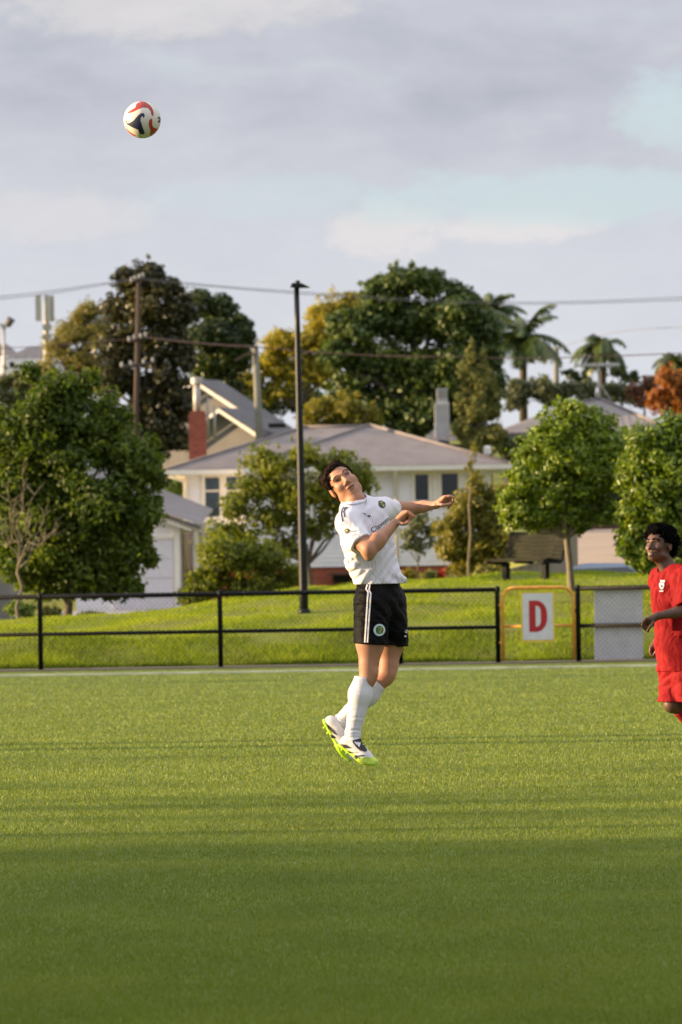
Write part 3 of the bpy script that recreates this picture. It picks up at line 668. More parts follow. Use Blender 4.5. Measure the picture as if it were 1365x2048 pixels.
# car, seen over the crest of the bank
m_car = mat('silver_blue_car_paint', (.33, .38, .46), .25, metal=.5, var=.03, spec=.6)
m_tyre = mat('tyre_rubber', (.02, .02, .02), .8); m_cglass = mat('car_glass', (.03, .035, .04), .08, spec=.8); m_rim = mat('alloy_rim', (.45, .45, .46), .35, metal=.8)
Yk = 108.0; cxm = float(pix(1184, 1140, Yk)[0]); gz = float(pix(1184, 1126, Yk)[2]) - 1.45
ca = empty('parked_car', (cxm, Yk, gz)); tag(ca, 'silver blue car mostly hidden behind the crest of the bank', 'car')
W = .85
def carprof(pts, y0, y1, inset=0.0, top=0.0):
    """side outline (x,z) lofted across the car, narrowing towards the roof"""
    L_ = [(cxm + x, Yk + y0 + top * max(0, z - .9) , gz + z) for x, z in pts]; R_ = [(cxm + x, Yk + y1 - top * max(0, z - .9), gz + z) for x, z in pts]
    n = len(pts); return MB().add(L_ + R_, [tuple(range(n)), tuple(reversed(range(n, 2 * n)))] + [(i, i + n, (i + 1) % n + n, (i + 1) % n) for i in range(n)])
body = [(-2.05, .35), (-2.1, .6), (-1.95, .85), (-1.0, .97), (1.2, .98), (1.95, .92), (2.05, .6), (2.0, .35)]
carprof(body, -W, W).build('body', m_car, ca, False)
cab = [(-1.05, .97), (-.45, 1.38), (-.1, 1.45), (.75, 1.44), (1.15, 1.30), (1.6, .97)]
carprof(cab, -W + .04, W - .04, top=.35).build('cabin', m_car, ca)
wing = [(-.85, 1.0), (-.38, 1.33), (.7, 1.36), (1.3, 1.0)]
for s in (-1, 1):
    y = s * (W - .04 - .35 * .08) ; MB().add([(cxm + x, Yk + s * (W - .035 - .35 * max(0, z - .9)), gz + z) for x, z in wing], [(0, 1, 2, 3)]).build('side_window', m_cglass, ca, fix=False)
    for wx in (-1.3, 1.3):
        wh = MB().tube([(cxm + wx, Yk + s * .70, gz + .31), (cxm + wx, Yk + s * .89, gz + .31)], .31, 20).build('wheel', m_tyre, ca, True)
        MB().tube([(cxm + wx, Yk + s * .88, gz + .31), (cxm + wx, Yk + s * .90, gz + .31)], .2, 14).build('rim', m_rim, wh)
MB().add([(cxm - .98, Yk - .7, gz + 1.03), (cxm - .98, Yk + .7, gz + 1.03), (cxm - .47, Yk + .62, gz + 1.385), (cxm - .47, Yk - .62, gz + 1.385)], [(0, 1, 2, 3)]).build('windscreen', m_cglass, ca, fix=False)
for s in (-1, 1):
    MB().box((cxm - 2.09, Yk + s * .6 - .16, gz + .6), (cxm - 1.98, Yk + s * .6 + .16, gz + .74)).build('headlight', m_white, ca)
# ---- bench
m_bench = mat('shaded_grey_green_bench_slat', (.028, .028, .018), .85, var=.25, vscale=8, bump=.2, spec=.1); m_bframe = mat('bench_frame', (.02, .022, .018), .7, spec=.1)  # slats coloured darker for the tree's shade on the bench
Yb = 90.5; bb = pix(1072, 1152, Yb); bz = float(ground_z(bb[0], Yb)) - .09
be = empty('park_bench', (bb[0], Yb, bz)); tag(be, 'slatted park bench darkened for tree shade, standing on top of the grass bank', 'bench')
BM = Matrix.Translation((bb[0], Yb, bz)) @ Matrix.Rotation(R(-46), 4, 'Z')
bl_ = 1.38
def bp(x, y, z): return BM @ Vector((x, y, z))
# profile: seat facing the camera side (-y) then curved back
seat = [(-.50, .43), (-.42, .455), (-.34, .452), (-.26, .44), (-.18, .428), (-.10, .42)]
back = [(-.045, .48), (-.03, .55), (-.01, .62), (.012, .69), (.04, .76), (.075, .83), (.115, .89)]
for i, (y, z) in enumerate(seat): MB().box((-bl_ / 2, y - .033, z - .016), (bl_ / 2, y + .033, z + .016), BM).build('seat_slat', m_bench, be)
for i, (y, z) in enumerate(back):
    MM = BM @ Matrix.Translation((0, y, z)) @ Matrix.Rotation(R(74), 4, 'X'); MB().box((-bl_ / 2, -.031, -.014), (bl_ / 2, .031, .014), MM).build('back_slat', m_bench, be)
for x in (-bl_ / 2 + .02, 0.0, bl_ / 2 - .02):
    pts = [(-.55, .40), (-.1, .385), (-.05, .43), (.0, .66), (.07, .82), (.14, .93)]
    MB().tube([bp(x, y + .02, z) for y, z in pts], .022, 6).build('frame_rib', m_bframe, be)
for x in (-bl_ / 2 + .22, bl_ / 2 - .22):
    MB().box((x - .05, -.30, -.1), (x + .05, -.20, .40), BM).build('leg', m_bframe, be)
# ---- overhead lines and poles
m_wood = mat('pole_wood', (.075, .052, .037), .9, var=.3, vscale=3, bump=.3, bscale=20, stretch=(4, 4, .3)); m_cpole = mat('concrete_pole', (.22, .215, .17), .9, var=.12, vscale=2)
m_wire = mat('power_wire', (.16, .15, .15), .7); m_wirer = mat('brown_cable', (.22, .12, .09), .7); m_ins = mat('grey_insulator', (.34, .34, .33), .4)
Yp = 188.0
pp = empty('power_pole', tuple(pix(270, 900, Yp) * [1, 1, 0])); tag(pp, 'brown timber power pole with crossarms in front of the dark tree', 'power pole')
t_ = pix(278, 557, Yp); b_ = pix(266, 900, Yp)
MB().tube([b_ - [0, 0, 2.5], t_], [.115, .08], 10).build('pole', m_wood, pp, True)
for py_, hw in ((560, 12), (679, 17), (730, 32)):
    u = pix(275 - hw, py_ + 5, Yp - .2); v_ = pix(275 + hw, py_ - 4, Yp - .2)
    ar = MB().tube([u, v_], .06, 4).build('crossarm', m_wood, pp)
    for t in (.02, .3, .7, .98):
        q = u + (v_ - u) * t; MB().lathe([(.035, 0), (.06, .05), (.05, .16), (.02, .2)], 8, tuple(q)).build('insulator', m_ins, ar)
p2 = empty('power_pole', tuple(pix(520, 900, 190.0) * [1, 1, 0])); tag(p2, 'pale concrete power pole rising in front of the yellow tree', 'power pole')
t2 = pix(511, 692, 190.0); b2_ = pix(525, 885, 190.0)
MB().tube([b2_ - [0, 0, 3], t2], [.185, .12], 10).build('pole', m_cpole, p2, True)
MB().tube([pix(500, 694, 189.8), pix(514, 693, 189.8)], .05, 4).build('bracket', m_wood, p2)
MB().tube([pix(514, 712, 189.9), pix(502, 705, 189.9), pix(470, 722, 189.9)], .03, 5).build('stay_arm', m_wood, p2)
p3 = empty('power_pole', tuple(pix(1113, 800, 260.0))); tag(p3, 'distant short stub of a power pole beside the tall palm', 'power pole')
MB().tube([pix(1114, 860, 260.0), pix(1113, 694, 260.0)], [.16, .13], 8).build('pole', m_cpole, p3, True)
def wire(pts, r, m, label, cat='wire', k=18):
    pts = [pix(*p) for p in pts]; out = []
    n = len(pts)
    for i in range(n - 1):
        for t in np.linspace(0, 1, k, endpoint=(i == n - 2)):
            pa = pts[max(i - 1, 0)]; pb = pts[i]; pc = pts[i + 1]; pd = pts[min(i + 2, n - 1)]
            out.append(.5 * ((2 * pb) + (-pa + pc) * t + (2 * pa - 5 * pb + 4 * pc - pd) * t * t + (-pa + 3 * pb - 3 * pc + pd) * t ** 3))
    o = MB().tube(out, r, 5).build('overhead_wire', m, None, True); tag(o, label, cat, 'overhead power wires'); return o
wire([(-60, 599, 182), (100, 582, 184), (272, 556, 188)], .013, m_wire, 'upper overhead wire at left running to the brown power pole')
wire([(-60, 604, 183), (100, 587, 185), (276, 558, 188.4)], .013, m_wire, 'lower of the two overhead wires left of the brown power pole')
wire([(279, 556, 188), (420, 570, 189), (590, 583, 190), (840, 599, 193), (1100, 604, 196), (1450, 591, 200)], .013, m_wire, 'upper overhead wire crossing the sky right of the lamp pole')
wire([(279, 559, 188.4), (420, 573, 189), (590, 587, 190), (840, 603, 193), (1100, 608, 196), (1450, 597, 200)], .013, m_wire, 'second overhead wire just below the upper one at right')
wire([(275, 673, 188), (390, 686, 189), (508, 694, 189.8)], .032, m_wirer, 'thick reddish cable between the two power poles')
wire([(512, 694, 189.8), (700, 709, 190), (900, 714, 190), (1100, 716, 191), (1450, 703, 192)], .02, m_wirer, 'brown cable running right from the pale power pole past the cypress')
wire([(-60, 700, 186), (120, 690, 187), (272, 676, 188)], .014, m_wirer, 'thin brown cable crossing the golden tree')
wire([(1113, 696, 260), (1250, 662, 250), (1450, 652, 240)], .013, m_wire, 'thin wire above the drooping palm at right')
# antenna mast and far floodlight
an = empty('antenna_mast', tuple(pix(92, 800, 300.0))); tag(an, 'cellular antenna mast with pale panels beside the golden tree', 'antenna')
m_ant = mat('cream_antenna_panel', (.55, .52, .43), .6)
MB().tube([pix(92, 830, 300.0), pix(94, 600, 300.0)], .16, 8).build('mast', m_ant, an, True)
for a_, b_ in ((72, 82), (90, 99), (100, 107)):
    u = pix(a_, 642, 299.5); v_ = pix(b_, 590, 299.5); MB().box((u[0], 299.4 + (.5 if a_ == 100 else 0), u[2]), (v_[0], 299.8 + (.5 if a_ == 100 else 0), v_[2])).build('panel', m_ant, an)
for py_ in (648, 668): 
    u = pix(86, py_ + 12, 299.6); v_ = pix(103, py_, 299.6); MB().box((u[0], 299.5, u[2]), (v_[0], 299.9, v_[2])).build('bracket_box', m_metal, an)
fl = empty('street_lamp', tuple(pix(10, 800, 240.0))); tag(fl, 'small grey flood lamp on a thin pole at left edge', 'lamp')
MB().tube([pix(9, 800, 240.0), pix(8, 652, 240.0)], .07, 6).build('pole', m_metal, fl, True)
MB().box(tuple(pix(3, 657, 239.8)), tuple(pix(14, 649, 240.2))).build('mount', m_metal, fl)
MB().tube([pix(14, 652, 240.0), pix(24, 636, 240.0)], [.16, .2], 8).build('lamp_head', m_roofd, fl, True)
MB().tube([pix(-10, 648, 240.0), pix(10, 650, 240.0)], .05, 5).build('arm', m_metal, fl)
# ------------------------------------------------------------------ trees and plants
m_bark = mat('bark', (.11, .085, .055), .9, var=.35, vscale=6, bump=.5, bscale=30, stretch=(3, 3, .5))
m_barkd = mat('dark_bark', (.055, .042, .03), .9, var=.35, vscale=4, bump=.5, bscale=20, stretch=(3, 3, .5))
m_barkp = mat('pale_bark', (.20, .17, .105), .9, var=.3, vscale=8, bump=.4, bscale=30, stretch=(3, 3, .5))
def unit(v): return v / (np.linalg.norm(v, axis=-1, keepdims=True) + 1e-9)
def leaf_cloud(name, cl, rad, per, ln, wd, m, parent, up=.35, droop=.0, shell=.55, jit=.8, seed=1):
    """leaves round clump centres; cl (n,3), rad (n,3): folded leaves of two faces each"""
    g = np.random.default_rng(seed); n = len(cl); per = np.asarray(per) * np.ones(n, int)
    idx = np.repeat(np.arange(n), per); N = len(idx)
    d = unit(g.normal(size=(N, 3))); r = shell + (1 - shell) * g.uniform(0, 1, N) ** .6
    r = np.where(g.uniform(0, 1, N) < .12, r * g.uniform(1.0, 1.45, N), r)
    dr = unit(g.normal(size=(n, 3)) + np.array([0, 0, .25])); el = d + dr[idx] * np.sum(d * dr[idx], 1, keepdims=True) * .75
    P = cl[idx] + el * r[:, None] * rad[idx] * g.uniform(.72, 1.0, (n, 1))[idx]
    nr = unit(d * .7 + g.normal(size=(N, 3)) * jit * .6 + np.array([0, 0, up]))
    ax = unit(np.cross(nr, g.normal(size=(N, 3)))); ax = unit(ax + np.array([0, 0, -droop]) + d * .25)
    sd = unit(np.cross(nr, ax)); L = (ln * g.uniform(.65, 1.3, N))[:, None]; W = (wd * g.uniform(.7, 1.25, N))[:, None]
    nr = np.cross(ax, sd)
    a = P - ax * L * .5; b = P + ax * L * .5; fold = nr * W * .22
    V = np.stack([a, P + sd * W * .5 + fold - ax * L * .05, b, P - sd * W * .5 + fold - ax * L * .05], 1).reshape(-1, 3)
    k = np.arange(N)[:, None] * 4; F = np.concatenate([k + np.array([[0, 1, 2]]), k + np.array([[0, 2, 3]])])
    return link(name, np_mesh(name, V, F), m, parent)
def limb(mb, a, b, ra, rb, g, sag=.0, n=6, k=5, wig=.06):
    a = np.asarray(a, float); b = np.asarray(b, float); L = np.linalg.norm(b - a); t = np.linspace(0, 1, k)
    off = g.normal(size=(k, 3)) * wig * L; off[0] = 0; off[-1] = 0
    pts = [a + (b - a) * s + o * math.sin(math.pi * s) + np.array([0, 0, sag * L * math.sin(math.pi * s)]) for s, o in zip(t, off)]
    mb.tube(pts, list(ra + (rb - ra) * t ** .8), n, False); return pts
def tree(name, label, cat, Y, lobes, m, base=None, r0=.1, cover=1.0, ncl=20, ln=.1, wd=.05, clr=.34, bark=m_bark, fork=.35, up=.35, droop=0., group=None, seed=1, depth=1.0, shell=.2, twig=.5, fill=.25, sub=(.55, 1.0), hide_trunk=False):
    """lobes: (px, py, rx, ry[, dY]) patches of the crown as seen in the photograph; each is filled with leaf clumps"""
    g = np.random.default_rng(seed); s = mpp(Y)
    if base is None:
        cx = float(np.mean([l[0] for l in lobes])); by = max(l[1] + l[3] for l in lobes); base = (cx, by)
    B = pix(base[0], base[1], Y)
    root = empty(name, tuple(B)); tag(root, label, cat, group)
    C = []; RD = []; LC = []
    for l in lobes:
        dy = l[4] if len(l) > 4 else g.uniform(-.35, .35) * (l[2] + l[3]) * .5 * s * depth
        c = pix(l[0], l[1], Y + dy); rx, rz = l[2] * s, l[3] * s; ry = (rx + rz) / 2 * depth; LC.append((c, rx, ry, rz))
        k = abs(ncl)
        d = unit(g.normal(size=(k, 3))); rr = g.uniform(sub[0], sub[1], k) * (1 - clr * .75); inn = g.uniform(0, 1, k) < fill; rr = np.where(inn, rr * .45, rr)
        C.append(c + d * rr[:, None] * np.array([rx, ry, rz])); q = min(rx, rz) * clr * g.uniform(.5, 1.5, k) ** 1.1
        RD.append(np.stack([q * 1.15, q * 1.15, q * .85], 1))
        ks = max(4, k // 3); d = unit(g.normal(size=(ks, 3)) + np.array([0, 0, .15])); rr = g.uniform(.82, 1.14, ks)      # stray sprays break the outline
        C.append(c + d * rr[:, None] * np.array([rx, ry, rz])); q = min(rx, rz) * clr * g.uniform(.28, .55, ks); RD.append(np.stack([q * 1.1, q * 1.1, q], 1))
    Cc = np.concatenate(C); RDc = np.concatenate(RD)
    leaf_cloud('crown', Cc, RDc, np.clip(cover * 10.0 * RDc[:, 0] ** 2 / (.5 * ln * wd), 5, 700).astype(int), ln, wd, m, root, up, droop, shell, seed=seed + 7)
    mb = MB(); top = np.mean([c[0] for c in LC], 0); f = B + (top - B) * fork
    limb(mb, B - [0, 0, .3], f, r0, r0 * .72, g, n=8, wig=.012)
    for (c, rx, ry, rz), Cl in zip(LC, C[::2]):
        e = c - [0, 0, rz * .2]; limb(mb, f, e, r0 * .5, r0 * .16, g, .05)
        for q in Cl[:: max(1, int(1 / twig))]: limb(mb, e, q, r0 * .15, r0 * .04, g, n=4, k=3)
    mb.build('trunk', bark, root, True, fix=False)
    return root
# colours
G_mid = leaf_mat('mid_green_leaf', [(0.055, 0.090, 0.012), (0.091, 0.140, 0.018), (0.156, 0.217, 0.025), (0.296, 0.349, 0.042)], .5, .45, .3)
G_fresh = leaf_mat('fresh_green_leaf', [(0.089, 0.148, 0.012), (0.152, 0.237, 0.016), (0.249, 0.348, 0.024), (0.428, 0.498, 0.049)], .4, .35, .5)
G_olive = leaf_mat('olive_leaf', [(.091, .106, .019), (.152, .165, .026), (.251, .244, .040), (.411, .366, .076)], .45, .35)
G_dark = leaf_mat('dark_evergreen_leaf', [(0.029, 0.050, 0.011), (0.047, 0.075, 0.014), (0.080, 0.116, 0.020), (0.169, 0.201, 0.039)], .45, .2, patch=.35)
G_brown = leaf_mat('bronze_dark_leaf', [(.025, .030, .011), (.043, .047, .014), (.075, .073, .02), (.17, .15, .04)], .4, .2, patch=.4)
G_poh = leaf_mat('deep_green_leaf', [(0.039, 0.072, 0.014), (0.063, 0.107, 0.019), (0.112, 0.164, 0.026), (0.222, 0.276, 0.049)], .5, .22, patch=.3)
G_yel = leaf_mat('autumn_yellow_leaf', [(0.175, 0.193, 0.027), (0.311, 0.283, 0.027), (0.431, 0.365, 0.033), (0.504, 0.435, 0.069)], .5, .45, patch=.3)
G_gold = leaf_mat('golden_brown_leaf', [(0.162, 0.163, 0.040), (0.259, 0.239, 0.059), (0.346, 0.308, 0.079), (0.432, 0.384, 0.119)], .55, .4, patch=.4)
G_lime = leaf_mat('yellow_green_leaf', [(.122, .134, .018), (.207, .207, .024), (.293, .256, .030), (.366, .317, .049)], .5, .4)
G_org = leaf_mat('orange_autumn_leaf', [(0.257, 0.087, 0.028), (0.386, 0.142, 0.028), (0.459, 0.197, 0.042), (0.459, 0.273, 0.070)], .5, .4)
G_rus = leaf_mat('russet_leaf', [(.195, .098, .061), (.268, .122, .073), (.305, .159, .085), (.244, .183, .085)], .6, .3)
G_grey = leaf_mat('grey_green_leaf', [(0.074, 0.098, 0.041), (0.121, 0.147, 0.061), (0.188, 0.210, 0.087), (0.268, 0.281, 0.134)], .5, .25)
G_palm = leaf_mat('palm_leaf', [(0.041, 0.073, 0.017), (0.074, 0.125, 0.024), (0.134, 0.175, 0.041), (0.268, 0.248, 0.080)], .4, .25)

G_air = leaf_mat('airy_green_leaf', [(0.100, 0.131, 0.017), (0.167, 0.206, 0.022), (0.268, 0.298, 0.036), (0.429, 0.426, 0.060)], .5, .45, .3)
# ---- nearer trees
tree('leafy_tree', 'large dense green tree at left edge, its foliage reaching the fence', 'tree', 92.,
     [(95, 815, 95, 70), (200, 850, 85, 70), (20, 900, 80, 80), (130, 915, 105, 85), (245, 905, 80, 75), (285, 930, 42, 42), (-25, 985, 45, 60), (60, 1010, 105, 90), (180, 1010, 100, 95), (270, 1010, 55, 80),
      (30, 1110, 90, 75), (130, 1110, 95, 80), (215, 1100, 80, 75), (275, 1090, 38, 55), (90, 1165, 80, 42), (195, 1165, 60, 40), (130, 790, 60, 45), (255, 1150, 30, 40), (318, 962, 20, 18), (298, 1118, 20, 28), (268, 1178, 24, 22), (228, 1190, 28, 20), (182, 762, 26, 24), (60, 748, 30, 24), (246, 832, 26, 20), (150, 1185, 26, 22), (-10, 840, 30, 40)],
     G_mid, (132, 1238), .085, .62, 22, .125, .06, .38, seed=3, fork=.3, droop=.3)
tree('leafy_tree', 'spreading olive green tree with open crown behind the dark lamp pole', 'tree', 112.,
     [(540, 920, 60, 38), (612, 915, 50, 40), (690, 935, 60, 45), (512, 975, 52, 38), (580, 980, 66, 46), (665, 990, 65, 45), (725, 960, 32, 38), (474, 1016, 40, 32), (545, 1040, 60, 35), (635, 1050, 60, 35), (700, 1030, 35, 30), (470, 1075, 60, 45), (570, 1090, 50, 30)],
     G_air, (626, 1185), .075, .42, 18, .13, .062, .46, bark=m_bark, seed=5, fork=.3, droop=.2, fill=.1, shell=.35)
tree('shrub', 'low bushy green shrub below the spreading tree beside the garage', 'shrub', 106.,
     [(455, 1110, 65, 50), (520, 1120, 55, 45), (420, 1165, 50, 42), (490, 1175, 65, 42), (555, 1165, 45, 38), (395, 1195, 35, 25), (590, 1150, 25, 25)], G_air, (480, 1222), .04, .75, 20, .12, .06, .42, seed=8)
tree('young_tree', 'thin young tree with pale leaves in front of the white wall', 'tree', 122.,
     [(838, 1040, 30, 26), (818, 1070, 22, 22), (862, 1062, 22, 24), (842, 1090, 26, 18), (815, 1095, 14, 14)], G_grey, (838, 1170), .028, .45, 9, .14, .06, .5, seed=12, fork=.45, fill=.1)
tree('bamboo_shrub', 'yellowish leafy shrub with a slender pale stem left of the bench', 'shrub', 116.,
     [(900, 1055, 30, 40), (935, 1020, 34, 45), (975, 1045, 32, 45), (905, 1100, 38, 35), (960, 1095, 42, 38), (1000, 1085, 28, 42), (930, 1130, 45, 25), (990, 1125, 30, 25), (955, 975, 22, 32), (985, 1000, 22, 30)],
     G_lime, (940, 1165), .04, .7, 16, .18, .05, .48, seed=15, droop=.5, bark=m_barkp)
tree('slender_tree', 'tall thin nearly bare sapling rising above the yellowish shrub', 'tree', 115.,
     [(945, 905, 8, 30), (950, 960, 16, 24), (940, 930, 10, 20)], G_lime, (938, 1160), .03, .3, 6, .12, .05, .5, seed=16, bark=m_barkp, fork=.9)
tree('round_tree', 'round crowned bright green tree with slim trunk behind the orange gate', 'tree', 85.5,
     [(1145, 830, 40, 38), (1100, 865, 55, 42), (1180, 850, 55, 42), (1215, 890, 45, 45), (1075, 910, 55, 48), (1140, 910, 65, 50), (1190, 940, 60, 50), (1050, 965, 48, 48), (1110, 975, 60, 50), (1175, 990, 60, 45), (1225, 960, 30, 50), (1035, 1015, 38, 38), (1090, 1030, 52, 34), (1150, 1030, 45, 28), (1205, 1025, 40, 32), (1030, 1042, 34, 22), (1095, 1050, 52, 22), (1012, 1005, 22, 36), (1160, 1052, 30, 18)],
     G_fresh, (1146, 1222), .072, .9, 22, .09, .045, .40, bark=m_barkp, seed=21, fork=.56, droop=.25)
tree('leafy_tree', 'dense green bushy tree at right edge above the red player', 'tree', 84.,
     [(1310, 900, 60, 55), (1270, 960, 42, 60), (1345, 960, 70, 70), (1265, 1030, 34, 45), (1320, 1040, 65, 55), (1400, 920, 80, 90), (1275, 1095, 38, 38), (1330, 1110, 60, 40), (1400, 1060, 80, 90), (1355, 860, 45, 40), (1285, 1122, 44, 28), (1345, 1140, 50, 30), (1410, 1130, 60, 50), (1250, 1080, 22, 36)],
     G_fresh, (1345, 1215), .06, .9, 22, .09, .045, .40, seed=25, droop=.25)
# bare shrub at the left edge
g = np.random.default_rng(31); Yq = 88.; B = pix(38, 1236, Yq); sh = empty('bare_shrub', tuple(B)); tag(sh, 'leafless pale twiggy shrub in front of the large left tree', 'shrub')
mb = MB(); f = pix(40, 1120, Yq); limb(mb, B - [0, 0, .1], f, .035, .028, g)
for tx, ty in ((45, 950), (15, 985), (70, 990), (95, 1010), (118, 1050), (85, 1090), (-5, 1040), (5, 1090), (60, 1030), (30, 1010), (105, 1070), (48, 975)):
    e = pix(tx, ty, Yq + g.uniform(-.4, .4)); pts = limb(mb, f + (pix(40, 1080, Yq) - f) * g.uniform(-.5, 1), e, .018, .005, g, .06, k=6)
    for _ in range(5):
        p = pts[g.integers(2, 6)]; q = p + np.array([g.normal() * .12, g.normal() * .12, g.uniform(.08, .3)]); limb(mb, p, q, .008, .003, g, n=4, k=3)
mb.build('twigs', m_barkp, sh, True, fix=False)
# low plants at the foot of the house and trees
k = 0
for (px, py, rx, ry, Y, m, lab) in ((815, 1150, 16, 14, 121., G_lime, 'small yellowish plant at the foot of the young tree'), (860, 1152, 18, 13, 120., G_olive, 'low olive plant beside the red flowers'),
                                 (40, 1218, 34, 18, 90., G_fresh, 'low weeds under the bare shrub at left'), (105, 1222, 20, 14, 90., G_olive, 'weeds at the trunk of the large left tree'),
                                 (185, 1228, 28, 9, 98., G_grey, 'low grey green weeds at the driveway edge'), (375, 1190, 18, 26, 120., G_dark, 'dark narrow shrub at the garage corner'), (915, 1150, 20, 12, 119., G_grey, 'low grey green plant under the yellowish shrub'), (980, 1142, 25, 18, 110., G_olive, 'low shrub at the left end of the bench')):
    tree('low_plant', lab, 'plant', Y, [(px, py, rx, ry), (px - rx * .5, py + 2, rx * .7, ry * .8), (px + rx * .5, py + 2, rx * .7, ry * .8)], m, (px, py + ry), .012, .8, 8, .09, .04, .5, seed=40 + k); k += 1
tree('red_flower_plant', 'small clump of red flowers below the white house wall', 'plant', 120., [(887, 1150, 9, 9), (886, 1143, 7, 7)], leaf_mat('red_petal', [(.45, .02, .01), (.6, .05, .02), (.55, .04, .03), (.5, .1, .03)], .5, .3), (887, 1162), .012, .8, 8, .06, .05, .6, seed=52)

# ---- trees of the background
tree('tall_tree', 'tall dark bronze evergreen tree behind the brown power pole', 'tree', 196.,
     [(250, 560, 26, 34), (300, 550, 32, 34), (345, 575, 26, 30), (235, 620, 34, 40), (290, 620, 50, 50), (350, 630, 42, 50), (240, 690, 42, 45), (305, 700, 55, 50), (365, 700, 30, 50), (235, 760, 36, 40), (290, 780, 50, 45), (345, 770, 40, 40), (330, 840, 45, 40), (290, 850, 40, 40), (350, 880, 35, 30), (255, 850, 40, 40), (300, 900, 45, 30), (365, 820, 25, 35)],
     G_brown, (300, 920), .22, .9, 22, .26, .14, .42, bark=m_barkd, seed=61, up=.5)
tree('round_tree', 'rounded dark green tree right of the tall bronze tree', 'tree', 226.,
     [(405, 610, 34, 32), (445, 625, 36, 34), (480, 660, 34, 40), (420, 670, 45, 45), (475, 710, 36, 40), (420, 730, 45, 45), (455, 770, 40, 30)], G_dark, (445, 830), .2, 1.0, 24, .24, .14, .42, bark=m_barkd, seed=64)
tree('golden_tree', 'golden brown thin leaved tree left of the tall bronze tree', 'tree', 244.,
     [(180, 625, 40, 28), (145, 660, 36, 36), (200, 680, 40, 45), (110, 700, 32, 30), (155, 720, 45, 40), (95, 745, 30, 28), (140, 775, 50, 40), (200, 760, 40, 45), (210, 820, 30, 30)], G_gold, (160, 850), .15, .5, 18, .22, .08, .46, seed=67, shell=.25)
tree('autumn_tree', 'bright yellow autumn tree between the lamp pole and the big evergreen', 'tree', 236.,
     [(700, 608, 42, 30), (650, 630, 38, 34), (690, 650, 45, 38), (640, 680, 40, 40), (590, 690, 34, 32), (555, 690, 34, 28), (540, 730, 45, 34), (590, 745, 45, 38), (500, 765, 40, 30), (640, 740, 45, 40), (475, 780, 34, 26), (555, 785, 40, 26)], G_yel, (600, 870), .16, .7, 20, .24, .12, .44, seed=70, shell=.3)
tree('pohutukawa_tree', 'very large domed deep green evergreen tree behind the white house', 'tree', 216.,
     [(810, 560, 55, 38), (755, 580, 42, 34), (870, 575, 42, 34), (920, 600, 38, 34), (700, 650, 45, 40), (760, 640, 60, 50), (830, 640, 65, 55), (900, 650, 60, 52), (955, 650, 38, 45), (680, 710, 42, 42), (740, 720, 60, 52), (820, 730, 70, 60), (900, 740, 65, 60), (965, 720, 40, 50), (985, 690, 22, 45), (700, 780, 50, 40), (780, 800, 60, 50), (850, 810, 60, 50), (930, 810, 60, 50), (985, 770, 25, 50), (740, 835, 50, 35), (820, 855, 60, 35)],
     G_poh, (830, 900), .3, 1.0, 26, .27, .15, .40, bark=m_barkd, seed=73, up=.5)
tree('hedge_shrub', 'clipped yellow green shrub mass above the grey roof', 'shrub', 192., [(640, 820, 42, 30), (690, 815, 45, 32), (735, 830, 30, 28), (615, 840, 25, 22), (690, 845, 60, 18)], G_lime, (680, 880), .1, 1.0, 26, .17, .09, .4, seed=76)
tree('cypress_tree', 'narrow upright bronze green cypress right of the white chimney', 'tree', 190.,
     [(944, 692, 5, 20), (942, 718, 9, 26), (967, 708, 6, 20), (968, 735, 11, 28), (934, 755, 14, 36), (955, 765, 18, 36), (980, 765, 12, 34), (928, 805, 17, 42), (955, 815, 22, 42), (985, 810, 17, 42), (924, 860, 18, 38), (955, 870, 28, 36), (990, 865, 18, 40), (950, 905, 34, 22)], leaf_mat('cypress_leaf', [(0.091, 0.117, 0.026), (0.156, 0.182, 0.036), (0.257, 0.256, 0.055), (0.366, 0.341, 0.091)], .6, .2), (960, 930), .1, 1.6, 22, .17, .06, .52, seed=79, up=1.2, droop=-1.2)
tree('hedge', 'long grey green hedge on the ridge below the palms', 'hedge', 230., [(1040, 780, 34, 26), (1085, 778, 34, 26), (1130, 780, 34, 24), (1175, 782, 34, 24), (1220, 785, 34, 24), (1262, 790, 30, 22), (1030, 800, 30, 20), (1100, 800, 40, 18)], G_grey, (1140, 820), .08, .9, 20, .2, .09, .45, seed=82)
tree('orange_tree', 'bright orange autumn tree at right edge', 'tree', 222., [(1345, 760, 38, 30), (1320, 800, 28, 28), (1365, 805, 40, 30), (1390, 770, 40, 40)], G_org, (1350, 850), .1, .8, 18, .2, .1, .45, seed=85)
tree('russet_shrub', 'dull russet shrub left of the orange tree', 'shrub', 226., [(1270, 780, 30, 18), (1300, 770, 24, 20), (1290, 800, 30, 20)], G_rus, (1290, 830), .06, .8, 16, .2, .09, .45, seed=88)
tree('round_shrub', 'dark rounded shrub below the left palm on the ridge', 'shrub', 236., [(1145, 748, 24, 16), (1165, 755, 20, 14)], G_dark, (1150, 775), .06, .9, 12, .2, .1, .4, seed=90)
tree('round_shrub', 'dark rounded shrub below the drooping palm on the ridge', 'shrub', 236., [(1230, 745, 30, 18), (1262, 755, 26, 16)], G_dark, (1240, 780), .06, .9, 12, .2, .1, .4, seed=91)
tree('hedge', 'grey green hedge at left edge above the green roof', 'hedge', 190., [(20, 760, 45, 26), (75, 770, 40, 30), (30, 800, 50, 30), (-40, 790, 50, 40), (90, 810, 45, 35), (50, 835, 35, 25)], leaf_mat('dull_hedge_leaf', [(.061, .079, .027), (.098, .122, .037), (.146, .171, .049), (.207, .207, .073)], .5, .25), (40, 860), .08, .9, 20, .17, .08, .38, seed=94)
